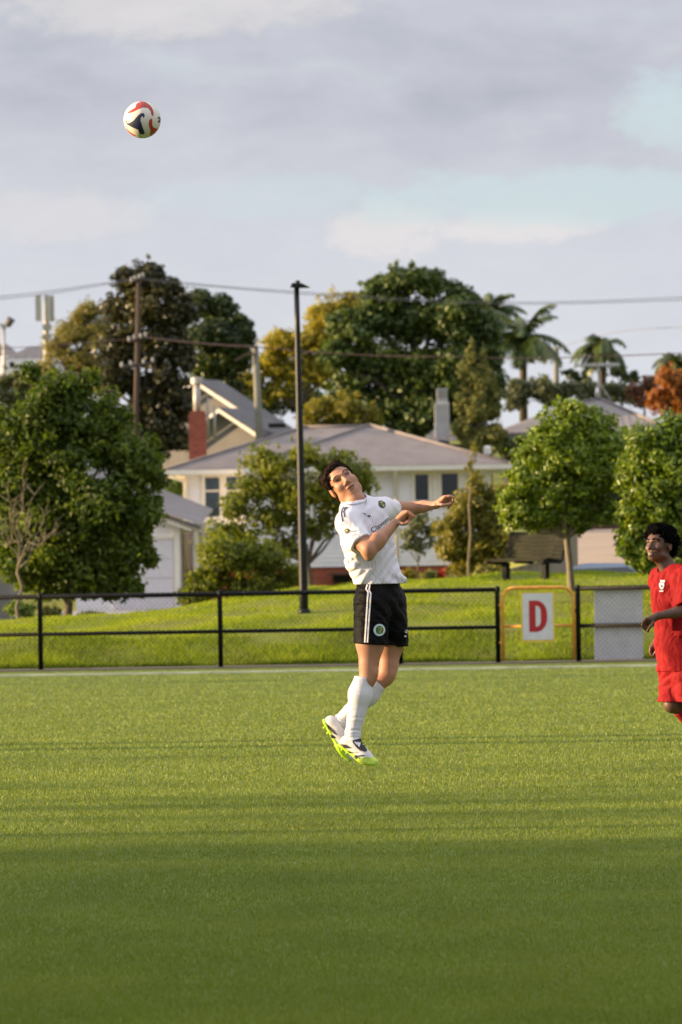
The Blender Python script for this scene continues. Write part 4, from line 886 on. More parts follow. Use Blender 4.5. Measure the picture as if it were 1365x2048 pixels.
tree('shrub', 'green bush seen between the garage roof and the house corner', 'shrub', 184., [(320, 975, 26, 34), (355, 985, 22, 28), (335, 1005, 30, 22)], G_fresh, (335, 1040), .05, .9, 14, .16, .08, .4, seed=97)
tree('shrub', 'olive bush filling the corner right of the white house', 'shrub', 172., [(1034, 985, 24, 30), (1002, 995, 22, 22), (1060, 1000, 40, 40)], G_olive, (1020, 1040), .05, .9, 16, .16, .08, .45, seed=98)
tree('shrub', 'dark bush between the white house roof and the hipped house', 'shrub', 201., [(1003, 880, 24, 32), (1030, 905, 30, 24), (1015, 930, 30, 24)], G_dark, (1015, 960), .05, .9, 16, .2, .1, .45, seed=95)
tree('background_tree', 'dark tree filling the gap behind the gabled house', 'tree', 250., [(420, 800, 60, 45), (520, 810, 60, 40), (600, 800, 60, 40), (330, 800, 60, 50)], G_dark, (460, 880), .15, .9, 20, .25, .14, .4, seed=99)
# ---- palms
def palm(px, py, Y, R_px, base_py, label, seed, nf=20, lean=0, droopy=1.0):
    g = np.random.default_rng(seed); s = mpp(Y); top = pix(px, py, Y); B = pix(px + lean, base_py, Y)
    r = empty('palm_tree', tuple(B)); tag(r, label, 'palm')
    MB().tube([B - [0, 0, 1], B + (top - B) * .5, top], [.2, .17, .2], 8).build('trunk', m_bark, r, True)
    for i in range(nf):
        a = 2 * math.pi * i / nf + g.uniform(-.2, .2); el = g.uniform(-.35, 1.15); L = R_px * s * g.uniform(.8, 1.1)
        d = np.array([math.cos(a) * math.cos(el), math.sin(a) * math.cos(el), math.sin(el)]); pts = []; p = top.copy(); n = 12
        for j in range(n):
            pts.append(p.copy()); p = p + d * L / n; d = unit(d + np.array([0, 0, -.16 * droopy * (0.5 + j / n)]))
        pts = np.array(pts); V = []; F = []
        for j in range(1, n):
            t = unit(pts[j] - pts[j - 1]); sd = unit(np.cross(t, np.array([0, 0, 1.]))); 
            for q in range(4):
                c = pts[j - 1] + (pts[j] - pts[j - 1]) * q / 4; ll = L * .24 * math.sin(math.pi * min(.95, .12 + .85 * (j + q / 3) / n)) + .05
                for sg in (1, -1):
                    e = c + (sd * sg * .85 + t * g.uniform(.3, .8) + np.array([0, 0, -.35 - .5 * g.uniform()])) * ll * g.uniform(.75, 1.15); w = t * .075
                    b = len(V); V += [c - w, c + w, e]; F.append((b, b + 1, b + 2))
        mb = MB(); mb.add(V, F); mb.tube(list(pts), list(np.linspace(.035, .008, n)), 4, False)
        mb.build('frond', G_palm, r, fix=False)
palm(1047, 672, 242., 118, 800, 'tall feathery palm standing right of the big evergreen', 101, 24)
palm(978, 625, 246., 88, 800, 'palm crown peeping out behind the big evergreen', 102, 18)
palm(1205, 700, 238., 84, 790, 'drooping dark palm behind the television aerial', 103, 28, droopy=1.8)
palm(1350, 728, 240., 60, 800, 'small drooping palm above the orange tree at right edge', 104, 22, droopy=1.8)
# ---- unseen trees and poles added off the left to cast the pitch shadows
for i, (x, y, sx_, h, per) in enumerate(((-60, 41.5, 3.2, 14., 1), (-58, 37.0, 3.2, 14., 2), (-61, 33.4, 3.0, 14., 3), (-58, 29.0, 2.6, 13.5, 5), (-62, 27.2, 2.8, 14.5, 9), (-60, 25.0, 3.0, 14.5, 18), (-66, 21.6, 4.2, 16., 50), (-66, 16.5, 4.6, 16.5, 90), (-63, 10.8, 4.6, 16., 90), (-66, 5.2, 4.6, 16.5, 90), (-64, -.5, 4.4, 15.5, 90))):  # added unseen trees; crown density graded so their shade fades along the pitch
    g = np.random.default_rng(200 + i); rt = empty('added_shade_tree', (x, y, 0)); tag(rt, 'unseen shade tree added beyond the left picture edge, %s from the fence' % ('first', 'second', 'third', 'fourth', 'fifth', 'sixth', 'seventh', 'eighth', 'ninth', 'tenth', 'eleventh')[i], 'tree', 'added shade trees left of the pitch')
    k = 90; d = unit(g.normal(size=(k, 3))); cc = np.array([x, y, h * .55]) + d * np.array([3.2, sx_ * .85, h * .42]) * g.uniform(.1, 1, (k, 1)) ** .45
    leaf_cloud('crown', cc, np.full((k, 3), 1.3), per, .6, .38, G_dark, rt, seed=210 + i, shell=.1)
    mb = MB(); limb(mb, (x, y, -.2), (x, y, h * .6), .25, .1, g); mb.build('trunk', m_barkd, rt, True)
for i, (x, y) in enumerate(((-11, 45.4), (-11, 44.1), (-10, 30.2), (-13, 68.2))):  # added unseen poles, each laying one shadow line on the turf
    lamp_pole((x, y, 0), (7.0 if i != 2 else 6.0), 'unseen shadow pole added beyond the left picture edge, %s from the fence' % ('second', 'third', 'fourth', 'first')[i], 0, (.17 if i != 2 else .10), (.13 if i != 2 else .08), 'added shadow poles left of the pitch')
# ------------------------------------------------------------------ sculpting of figures: smooth union of tapered limbs on a grid, then surface nets
def smin(a, b, k):
    h = np.clip(.5 + .5 * (b - a) / k, 0, 1); return b + (a - b) * h - k * h * (1 - h)
class Sculpt:
    def __init__(s, lo, hi, h):
        s.lo = np.asarray(lo, float); s.h = h; s.n = np.ceil((np.asarray(hi) - s.lo) / h).astype(int) + 1
        s.D = np.full(tuple(s.n), 1.0, np.float32); s.ax = [(s.lo[i] + h * np.arange(s.n[i])).astype(np.float32) for i in range(3)]
    def reg(s, lo, hi, m):
        a = np.clip(np.floor((np.asarray(lo) - m - s.lo) / s.h).astype(int), 0, s.n); b = np.clip(np.ceil((np.asarray(hi) + m - s.lo) / s.h).astype(int) + 1, 0, s.n)
        sl = tuple(slice(a[i], b[i]) for i in range(3)); X = s.ax[0][sl[0]][:, None, None]; Y = s.ax[1][sl[1]][None, :, None]; Z = s.ax[2][sl[2]][None, None, :]
        return sl, X, Y, Z
    def put(s, d, sl, k, op):
        if op == 'add': s.D[sl] = smin(s.D[sl], d, k) if k > 0 else np.minimum(s.D[sl], d)
        else: s.D[sl] = -smin(-s.D[sl], d, k) if k > 0 else np.maximum(s.D[sl], -d)
    def cone(s, a, b, ra, rb, k=.02, ax=None, sc=1.0, op='add'):
        """tapered capsule from a to b; ax, sc squeeze its section along ax"""
        a = np.asarray(a, float); b = np.asarray(b, float); R_ = max(ra, rb) * max(1, sc) + .001
        sl, X, Y, Z = s.reg(np.minimum(a, b) - R_, np.maximum(a, b) + R_, k + .035)
        d0 = b - a; L2 = float(d0 @ d0) + 1e-12
        px, py, pz = X - a[0], Y - a[1], Z - a[2]
        h = np.clip((px * d0[0] + py * d0[1] + pz * d0[2]) / L2, 0, 1)
        vx, vy, vz = px - h * d0[0], py - h * d0[1], pz - h * d0[2]
        r = ra + (rb - ra) * h
        if ax is not None:
            c = (vx * ax[0] + vy * ax[1] + vz * ax[2]) * (1 / sc - 1); vx, vy, vz = vx + c * ax[0], vy + c * ax[1], vz + c * ax[2]
            d = (np.sqrt(vx * vx + vy * vy + vz * vz) - r) * min(1, sc)
        else: d = np.sqrt(vx * vx + vy * vy + vz * vz) - r
        s.put(d.astype(np.float32), sl, k, op); return s
    def ell(s, c, M, r, k=.015, op='add'):
        """ellipsoid: M columns are its axes"""
        c = np.asarray(c, float); R_ = max(r); sl, X, Y, Z = s.reg(c - R_, c + R_, k + .035)
        q = [(X - c[0]) * M[0, i] + (Y - c[1]) * M[1, i] + (Z - c[2]) * M[2, i] for i in range(3)]
        k0 = np.sqrt(sum((q[i] / r[i]) ** 2 for i in range(3))); k1 = np.sqrt(sum((q[i] / r[i] ** 2) ** 2 for i in range(3))) + 1e-6
        s.put((k0 * (k0 - 1) / k1).astype(np.float32), sl, k, op); return s
    def cut(s, p, nrm, k=.004, near=None, rad=None):
        """remove what lies beyond the plane at p on the side of nrm (within rad of near)"""
        nrm = np.asarray(nrm, float) / np.linalg.norm(nrm)
        if near is None: sl, X, Y, Z = s.reg(s.lo, s.lo + s.h * s.n, 0)
        else: sl, X, Y, Z = s.reg(np.asarray(near) - rad, np.asarray(near) + rad, 0)
        d = -((X - p[0]) * nrm[0] + (Y - p[1]) * nrm[1] + (Z - p[2]) * nrm[2])
        s.D[sl] = np.maximum(s.D[sl], -d.astype(np.float32)); return s
    def disp(s, fn):
        sl, X, Y, Z = s.reg(s.lo, s.lo + s.h * s.n, 0); m = np.abs(s.D) < .06
        i = np.nonzero(m); s.D[i] += fn(s.ax[0][i[0]], s.ax[1][i[1]], s.ax[2][i[2]]).astype(np.float32); return s
    def mesh(s):
        D = s.D; S = D < 0; n = np.array(D.shape) - 1
        c = np.zeros(tuple(n), np.int8); offs = [(i, j, k) for i in (0, 1) for j in (0, 1) for k in (0, 1)]
        for o in offs: c += S[o[0]:o[0] + n[0], o[1]:o[1] + n[1], o[2]:o[2] + n[2]]
        act = (c > 0) & (c < 8); ids = np.argwhere(act); idx = np.full(tuple(n), -1, np.int32); idx[act] = np.arange(len(ids))
        pos = np.zeros((len(ids), 3)); cnt = np.zeros(len(ids))
        for a in offs:
            for ax in range(3):
                if a[ax]: continue
                b = list(a); b[ax] = 1
                da = D[tuple((ids + a).T)]; db = D[tuple((ids + b).T)]; x = (da < 0) != (db < 0); t = np.where(x, da / (da - db + 1e-12), 0)
                p = np.tile(np.array(a, float), (len(ids), 1)); p[:, ax] = t; pos[x] += p[x]; cnt[x] += 1
        V = s.lo + s.h * (ids + pos / np.maximum(cnt, 1)[:, None]); F = []
        for ax in range(3):
            u, v = (ax + 1) % 3, (ax + 2) % 3
            sa = [slice(None)] * 3; sb = [slice(None)] * 3; sa[ax] = slice(0, -1); sb[ax] = slice(1, None)
            A, B = S[tuple(sa)], S[tuple(sb)]; e = np.argwhere(A != B); e = e[(e[:, u] > 0) & (e[:, v] > 0) & (e[:, u] < n[u]) & (e[:, v] < n[v])]
            fl = A[tuple(e.T)]; q = []
            for du, dv in ((-1, -1), (0, -1), (0, 0), (-1, 0)):
                w = e.copy(); w[:, u] += du; w[:, v] += dv; q.append(idx[tuple(w.T)])
            q = np.stack(q, 1); q[~fl] = q[~fl][:, ::-1]; F.append(q[(q >= 0).all(1)])
        return V, np.concatenate(F)
    def relax(s, V, F, it=2, f=.5):
        e = np.concatenate([F[:, [0, 1]], F[:, [1, 2]], F[:, [2, 3]], F[:, [3, 0]]]); n = len(V)
        for _ in range(it):
            A = np.zeros((n, 3)); k = np.zeros(n); np.add.at(A, e[:, 0], V[e[:, 1]]); np.add.at(k, e[:, 0], 1); V = V + f * (A / np.maximum(k, 1)[:, None] - V)
        return V
    def build(s, name, m, parent=None, it=1):
        V, F = s.mesh(); V = s.relax(V, F, it) if it else V
        me = np_mesh(name, V, F, True); o = link(name, me, m, parent); o['_n'] = len(V); del o['_n']
        return o, V, F
def bvh(*vf):
    vs, fs, k = [], [], 0
    for V, F in vf: vs += V.tolist(); fs += (F + k).tolist(); k += len(V)
    return BVHTree.FromPolygons(vs, fs)
def decal(name, polys, tree_, m, parent, off=.0022, step=3.0, Ydef=31.0):
    """flat print given by its outline in the photograph, laid on the surface it is printed on"""
    Vs, Fs = [], []
    for poly in polys:
        P = [Vector(p) for p in poly]; n = len(P)
        a = np.array(poly, float); lo, hi = a.min(0), a.max(0); pts = list(P)
        # finer edges
        out = []
        for i in range(n):
            p, q = P[i], P[(i + 1) % n]; k = max(1, int((q - p).length / step)); out += [p + (q - p) * (j / k) for j in range(k)]
        pts = out; n = len(pts); edges = [(i, (i + 1) % n) for i in range(n)]
        gx_, gy_ = np.meshgrid(np.arange(lo[0] + step / 2, hi[0], step), np.arange(lo[1] + step / 2, hi[1], step))
        pts = pts + [Vector((float(x), float(y))) for x, y in zip(gx_.ravel(), gy_.ravel())]
        v, e, f, *_ = delaunay_2d_cdt(pts, edges, [list(range(n))], 1, 1e-4)
        k0 = len(Vs); last = None
        for p in v:
            q = pix(p[0], p[1], Ydef); d = Vector(q - C0).normalized(); hit, nr, i_, ds = tree_.ray_cast(Vector(C0), d)
            if hit is None: hit, nr, i_, ds = tree_.find_nearest(Vector(q) if last is None else Vector(C0) + d * (last - Vector(C0)).length)
            if nr.dot(d) > 0: nr = -nr
            last = hit; Vs.append(tuple(hit + nr * off - d * .0006))
        Fs += [tuple(i + k0 for i in ff) for ff in f]
    return MB().add(Vs, Fs).build(name, m, parent, True, fix=False)
def disc(cx, cy, rx, ry=None, rot=0, n=18):
    ry = ry or rx; c, s_ = math.cos(rot), math.sin(rot)
    return [(cx + rx * math.cos(a) * c - ry * math.sin(a) * s_, cy + rx * math.cos(a) * s_ + ry * math.sin(a) * c) for a in np.linspace(0, 2 * math.pi, n, endpoint=False)]
def stripe(pts, w):
    P = np.array(pts, float); T = np.gradient(P, axis=0); T /= np.linalg.norm(T, axis=1)[:, None]; N = np.stack([-T[:, 1], T[:, 0]], 1) * w / 2
    return [tuple(p) for p in P + N] + [tuple(p) for p in (P - N)[::-1]]
def text_px(body, x, y, size, rot, shear=0.0):
    """lettering: outline of the built-in font placed in photograph pixels -> (verts, faces)"""
    cu = bpy.data.curves.new('t', 'FONT'); cu.body = body; cu.size = 1; cu.resolution_u = 3; o = bpy.data.objects.new('t', cu); COL.objects.link(o)
    dg = bpy.context.evaluated_depsgraph_get(); me = bpy.data.meshes.new_from_object(o.evaluated_get(dg)); c, s_ = math.cos(rot), math.sin(rot)
    V = [(x + size * ((v.co.x + shear * v.co.y) * c + v.co.y * s_), y + size * ((v.co.x + shear * v.co.y) * s_ - v.co.y * c)) for v in me.vertices]; F = [tuple(p.vertices) for p in me.polygons]
    bpy.data.objects.remove(o); bpy.data.curves.remove(cu); bpy.data.meshes.remove(me); return V, F
def decal_vf(name, V, F, tree_, m, parent, off=.0022, Ydef=31.0):
    out = []
    for p in V:
        q = pix(p[0], p[1], Ydef); d = Vector(q - C0).normalized(); hit, nr, i_, ds = tree_.ray_cast(Vector(C0), d)
        if hit is None: hit, nr, i_, ds = tree_.find_nearest(Vector(q))
        if nr.dot(d) > 0: nr = -nr
        out.append(tuple(hit + nr * off - d * .0006))
    return MB().add(out, F).build(name, m, parent, fix=False)
def strands(name, V, F, n, L, w, comb, jit, m, parent, seed, keep=None):
    """loose locks standing off a head of hair"""
    g = np.random.default_rng(seed); f = F[g.integers(0, len(F), n)]; a, b, c = V[f[:, 0]], V[f[:, 1]], V[f[:, 2]]
    nr = unit(np.cross(b - a, c - a)); P = (a + b + c) / 3 - nr * .003; cen = V.mean(0); nr = np.where(np.sum(nr * (P - cen), 1, keepdims=True) < 0, -nr, nr)
    d = unit(nr + np.asarray(comb) * 1.0 + g.normal(size=(n, 3)) * jit); ll = (L * g.uniform(.5, 1.3, n))[:, None]; m1 = P + d * ll * .55 + nr * ll * .12; tip = m1 + unit(d + g.normal(size=(n, 3)) * jit - nr * .5) * ll * .5
    sd = unit(np.cross(d, g.normal(size=(n, 3)))) * w
    VV = np.stack([P - sd, P + sd, m1 + sd * .8, m1 - sd * .8, tip], 1).reshape(-1, 3); k = np.arange(n)[:, None] * 5
    return link(name, np_mesh(name, VV, [k + np.array([[0, 1, 2, 3]]), k + np.array([[3, 2, 4]])]), m, parent)
def skin_mat(name, c1, c2, sss=.12, rough=.5):
    m, t, b = new_mat(name); N = t.nodes; L = t.links; tcn = N.new('ShaderNodeTexCoord')
    n = N.new('ShaderNodeTexNoise'); n.inputs['Scale'].default_value = 9; n.inputs['Detail'].default_value = 5; L.new(tcn.outputs['Object'], n.inputs['Vector'])
    r = N.new('ShaderNodeValToRGB'); r.color_ramp.elements[0].color = (*[q * .95 for q in c1], 1); r.color_ramp.elements[1].color = (*[q * .95 for q in c2], 1); r.color_ramp.elements[0].position = .35; r.color_ramp.elements[1].position = .68
    L.new(n.outputs[0], r.inputs[0]); L.new(r.outputs[0], b.inputs['Base Color']); b.inputs['Roughness'].default_value = rough
    b.inputs['Subsurface Weight'].default_value = sss; b.inputs['Subsurface Radius'].default_value = (.02, .008, .004); b.inputs['Subsurface Scale'].default_value = .5
    n2 = N.new('ShaderNodeTexNoise'); n2.inputs['Scale'].default_value = 120; L.new(tcn.outputs['Object'], n2.inputs['Vector']); bp = N.new('ShaderNodeBump'); bp.inputs['Strength'].default_value = .12; bp.inputs['Distance'].default_value = .002
    L.new(n2.outputs[0], bp.inputs['Height']); L.new(bp.outputs[0], b.inputs['Normal']); return m
def head_frame(yaw, pitch, roll):
    """columns: towards image right, face forward, up; yaw > 0 turns the face to the image's right"""
    ex = R3 @ np.array([1., 0, 0]); ez = R3 @ np.array([0, 1., 0]); ec = R3 @ np.array([0, 0, 1.])
    f = math.cos(yaw) * ec + math.sin(yaw) * ex; r = math.cos(yaw) * ex - math.sin(yaw) * ec; u = ez
    f2 = math.cos(pitch) * f + math.sin(pitch) * u; u2 = math.cos(pitch) * u - math.sin(pitch) * f
    Q = np.stack([r, f2, u2], 1); c, s_ = math.cos(roll), math.sin(roll)
    K = np.array([[0, -ec[2], ec[1]], [ec[2], 0, -ec[0]], [-ec[1], ec[0], 0]]); Rr = np.eye(3) + s_ * K + (1 - c) * K @ K
    return Rr @ Q
def sculpt_head(S, H, M, sc, jaw=1.0, ears=(1, -1)):
    h = lambda l, f, u: H + M @ (np.array([l, f, u]) * sc)
    e = lambda l, f, u, r, k=.015, op='add': S.ell(h(l, f, u), M, tuple(q * sc for q in r), k, op)
    e(0, -.012, .035, (.076, .094, .088), .01); e(0, .045, .015, (.062, .05, .075), .02); e(0, .03, -.05, (.056 * jaw, .062, .062), .025); e(0, .062, -.088, (.028 * jaw, .026, .022), .02)
    for s in (1, -1):
        e(s * .038, .066, -.022, (.026, .022, .024), .02); e(s * .05, .01, -.07, (.02, .035, .022), .02)
        e(s * .033, .097, .006, (.018, .013, .009), .02, 'sub')
        S.cone(h(s * .012, .09, .027), h(s * .05, .078, .028), .008 * sc, .006 * sc, .012)
        S.ell(h(s * .013, .094, -.034), M, tuple(q * sc for q in (.009, .011, .0085)), .006)
    S.cone(h(0, .088, .018), h(0, .110, -.028), .008 * sc, .0135 * sc, .008)
    for s in (1, -1): e(s * .0075, .108, -.0425, (.0045, .006, .004), .003, 'sub')
    S.ell(h(0, .089, -.060), M, tuple(q * sc for q in (.024, .012, .0075)), .006); S.ell(h(0, .085, -.073), M, tuple(q * sc for q in (.021, .012, .0085)), .006)
    S.ell(h(0, .098, -.0665), M, tuple(q * sc for q in (.020, .009, .0028)), .003, 'sub')
    for s in ears:
        S.ell(h(s * .080, -.014, -.004), M, tuple(q * sc for q in (.010, .019, .031)), .008); S.ell(h(s * .089, -.008, -.001), M, tuple(q * sc for q in (.006, .010, .019)), .004, 'sub')
    return h
def eyes(h, tree_, parent, sc, hpx, Ydef, sides, w=1.0):
    for s in sides:
        al = [(.021, .003), (.027, .0068), (.034, .0075), (.040, .0050), (.044, .001), (.039, -.001), (.031, -.0018), (.025, -.0004)]
        decal('eye', [[hpx(s * l, .09, u + .003) for l, u in al]], tree_, m_eye, parent, .0022, 1.0, Ydef)
        decal('iris', [[hpx(s * (.0335 + .0050 * math.cos(a)), .09, .0075 + .0050 * math.sin(a)) for a in np.linspace(0, 2 * math.pi, 12, endpoint=False)]], tree_, m_iris, parent, .0034, 1.0, Ydef)
def eyeballs(h, M, sc, parent, iris):
    for s in (1, -1):
        c = h(s * .0325, .080, .006); V = []; me = MB(); n = 14
        f = M @ np.array([0, 1., .0]); u = M @ np.array([0, 0, 1.]); r = M @ np.array([1., 0, 0]); rad = .0125 * sc
        rings = [0, .18, .36, .5, .8, 1.2, 1.6]
        for a in rings:
            for k in range(n): V.append(c + rad * (f * math.cos(a) + math.sin(a) * (r * math.cos(2 * math.pi * k / n) + u * math.sin(2 * math.pi * k / n))))
        fs = [(i * n + k, i * n + (k + 1) % n, (i + 1) * n + (k + 1) % n, (i + 1) * n + k) for i in range(len(rings) - 1) for k in range(n)]
        o = me.add(V, fs).mesh('eye', True, False); o.materials.append(m_eye); o.materials.append(iris)
        for p in o.polygons: p.material_index = 1 if p.vertices[0] < 3 * n else 0
        link('eye', o, None, parent)
m_eye = mat('eye_white', (.27, .22, .20), .6, var=.02); m_iris = mat('brown_iris', (.02, .013, .01), .2)
def finger(S, pts, r0, r1, k=.004):
    n = len(pts) - 1
    for i in range(n): S.cone(pts[i], pts[i + 1], r0 + (r1 - r0) * i / n, r0 + (r1 - r0) * (i + 1) / n, k)
def folds(p, U, Lx, A, amp, lam, ang, seed, grow=None):
    """cloth folds: ridges across direction ang in the (lateral, up) plane"""
    g = np.random.default_rng(seed); gA = g.uniform(-.22, .22, 3); gP = g.uniform(0, 6, 3); gK = g.normal(size=(3, 3)) * 9
    def fn(x, y, z):
        q = np.stack([x - p[0], y - p[1], z - p[2]], -1); a = q @ U; l = q @ Lx; b = q @ A; t = 0
        for i in range(3):
            th = ang + gA[i]; lm = lam * (.75 + .35 * i); ph = gP[i]
            w = np.sin(math.pi * (a * math.cos(th) + (l + b) * math.sin(th)) / lm + ph + .9 * np.sin(9 * l + 6 * a + ph) + .7 * np.sin(11 * b - 5 * a))
            msk = np.clip(.5 + .9 * np.sin(gK[i, 0] * a + gK[i, 1] * l + gK[i, 2] * b + 2 * ph), 0, 1)
            t = t - (np.abs(w) ** .8 * 2 - 1) * msk / 2.2
        k = grow(a) if grow is not None else 1
        return amp * t * k
    return fn
# ------------------------------------------------------------------ the jumping player
Y0 = 30.9
def J(px, py, d=0.0): return pix(px, py, Y0 + d)
U2 = 1 / 340.0
skin = skin_mat('fair_skin', (.36, .165, .092), (.46, .225, .135), .12, .6)
m_hair = mat('dark_brown_hair', (.030, .014, .008), .7, var=.5, vscale=60, bump=.8, bscale=90, spec=.12)
def cloth_mat(name, col, var=.05, rough=.75, sheen=.0, bump=.15, crease=.24):
    m = mat(name, col, rough, var=var, vscale=14, bump=bump, bscale=300, spec=.08 if max(col) < .05 else .2); b = m.node_tree.nodes['Principled BSDF']; b.inputs['Sheen Weight'].default_value = 0
    t = m.node_tree; N = t.nodes; L = t.links; tcn = N.new('ShaderNodeTexCoord'); nz = N.new('ShaderNodeTexNoise'); nz.inputs['Scale'].default_value = 7; nz.inputs['Detail'].default_value = 1.0; nz.inputs['Distortion'].default_value = 1.6
    mp = N.new('ShaderNodeMapping'); mp.inputs['Rotation'].default_value = (.2, .5, .3); mp.inputs['Scale'].default_value = (1.5, 1.5, .75); L.new(tcn.outputs['Object'], mp.inputs[0]); L.new(mp.outputs[0], nz.inputs['Vector'])
    old = [k.from_node for k in L if k.to_node == b and k.to_socket.name == 'Normal'][0]
    bp = N.new('ShaderNodeBump'); bp.inputs['Strength'].default_value = crease; bp.inputs['Distance'].default_value = .05; L.new(nz.outputs[0], bp.inputs['Height']); L.new(old.outputs[0], bp.inputs['Normal']); L.new(bp.outputs[0], b.inputs['Normal'])
    return m
m_shirt = cloth_mat('white_shirt_cloth', (.70, .68, .71), .04)
def pinstripe(m, c1, c2, period):
    t = m.node_tree; N = t.nodes; L = t.links; b = N['Principled BSDF']
    at = N.new('ShaderNodeAttribute'); at.attribute_name = 'lat'; fr = N.new('ShaderNodeAttribute'); fr.attribute_name = 'front'
    mu = N.new('ShaderNodeMath'); mu.operation = 'MULTIPLY'; mu.inputs[1].default_value = 2 * math.pi / period; L.new(at.outputs['Fac'], mu.inputs[0])
    sn = N.new('ShaderNodeMath'); sn.operation = 'SINE'; L.new(mu.outputs[0], sn.inputs[0])
    gt = N.new('ShaderNodeMath'); gt.operation = 'MULTIPLY_ADD'; gt.inputs[1].default_value = 1.5; gt.inputs[2].default_value = -.4; gt.use_clamp = True; L.new(sn.outputs[0], gt.inputs[0])
    m2 = N.new('ShaderNodeMath'); m2.operation = 'MULTIPLY'; L.new(gt.outputs[0], m2.inputs[0]); L.new(fr.outputs['Fac'], m2.inputs[1])
    mx = N.new('ShaderNodeMix'); mx.data_type = 'RGBA'; mx.inputs[6].default_value = (*c1, 1); mx.inputs[7].default_value = (*c2, 1); L.new(m2.outputs[0], mx.inputs[0]); L.new(mx.outputs[2], b.inputs['Base Color'])
pinstripe(m_shirt, (.72, .69, .72), (.54, .50, .59), .0135)
m_shorts = cloth_mat('black_shorts_cloth', (.006, .0055, .006), .2, .6, .15); m_sock = cloth_mat('white_sock_knit', (.66, .64, .68), .05, .85, .3, .3, .15)
m_print = mat('black_print', (.015, .015, .02), .6); m_wprint = mat('white_print', (.72, .7, .72), .6); m_greyp = mat('grey_print', (.3, .3, .3), .6)
m_gold = mat('gold_print', (.42, .34, .05), .6); m_grn = mat('green_print', (.03, .14, .05), .6); m_pale = mat('pale_blue_print', (.5, .62, .62), .6)
m_boot = mat('white_boot', (.60, .57, .55), .4, var=.05, vscale=20); m_lime = mat('lime_sole', (.45, .72, .02), .35, var=.1, vscale=12); m_lime2 = mat('lime_toe', (.50, .66, .07), .4, var=.12, vscale=20)

pel, che, nek = J(757, 1196), J(733, 1072), J(711, 1008, -.01)
shR, shL = J(697, 1045, -.14), J(769, 1019, .15)
Up = unit(J(731, 1060) - J(758, 1180)); Lat = unit(shL - shR); Lat = unit(Lat - Up * (Lat @ Up)); Fwd = np.cross(Up, Lat); 
if Fwd[1] > 0: Fwd = -Fwd
# body: one continuous skin
S = Sculpt(J(625, 1550, -.45) - [.0, 0, 0], J(935, 905, .55), .0046)
elR, wrR = J(738, 1101, -.27), J(791, 1046, -.17)
S.cone(shR, elR, .050, .046, .02); S.cone(J(709, 1062, -.18), J(722, 1084, -.22), .052, .05, .02)
S.cone(elR, J(757, 1080, -.24), .043, .047, .015); S.cone(J(752, 1087, -.245), wrR, .047, .025, .015); S.cone(J(738, 1112, -.27), elR, .030, .035, .015)
elL, wrL = J(826, 1017, .33), J(874, 1010, .2)
S.cone(shL, J(797, 1017, .25), .05, .046, .02); S.cone(J(790, 1017, .24), elL, .044, .041, .015); S.cone(elL, J(848, 1013, .27), .041, .034, .015); S.cone(J(848, 1013, .27), wrL, .034, .021, .015)
S.ell(J(700, 1050, -.16), np.eye(3), (.045, .05, .055), .03); S.ell(J(752, 1079, -.255), np.eye(3), (.036, .035, .036), .03); S.ell(J(737, 1095, -.285), np.eye(3), (.03, .03, .03), .025)
# right hand (near): back of hand up, index finger pointing on, the rest curled under
hn = unit(J(806, 1020, -.2) - J(803, 1034, -.17)); 
S.cone(wrR, J(809, 1029, -.165), .025, .029, .012, ax=unit(np.cross(J(809, 1029, -.165) - wrR, np.array([0, 1., 0]))), sc=.85)
kn = [J(815, 1024, -.19), J(816, 1027, -.17), J(815, 1030, -.15), J(813, 1033, -.13)]
for q in kn: S.cone(J(799, 1038, -.165), q, .016, .0115, .01)
finger(S, [kn[0], J(822, 1026.5, -.195), J(827, 1031, -.195), J(831, 1035, -.19)], .0105, .0065)
finger(S, [kn[1], J(822, 1033, -.18), J(819, 1041, -.175), J(812, 1043, -.17)], .0105, .008)
finger(S, [kn[2], J(819, 1037, -.155), J(815, 1044, -.155), J(808, 1044, -.155)], .0105, .008)
finger(S, [kn[3], J(815, 1040, -.135), J(810, 1045, -.135), J(805, 1044, -.14)], .009, .007)
finger(S, [J(797, 1046, -.19), J(806, 1048, -.205), J(813, 1047, -.205), J(817, 1043, -.2)], .0125, .0085)
# left hand (far): loose fist, knuckles up
S.cone(wrL, J(888, 1000, .19), .021, .026, .012)
kl = [J(890, 994, .16), J(893, 997, .18), J(893, 1001, .2), J(891, 1005, .215)]
for q in kl: S.cone(J(880, 1005, .19), q, .016, .0125, .01)
finger(S, [kl[0], J(900, 992.5, .15), J(907, 994.5, .15), J(907, 1001, .155)], .0105, .008)
finger(S, [kl[1], J(903, 997, .17), J(907, 1002, .175), J(901, 1006, .18)], .0105, .008)
finger(S, [kl[2], J(902, 1003, .2), J(903, 1009, .2), J(897, 1011, .2)], .010, .008)
finger(S, [kl[3], J(899, 1008, .215), J(899, 1014, .21), J(897, 1017, .205)], .009, .006)
finger(S, [J(879, 1009, .165), J(888, 1011, .14), J(896, 1009, .135), J(902, 1006, .14)], .0125, .0085)
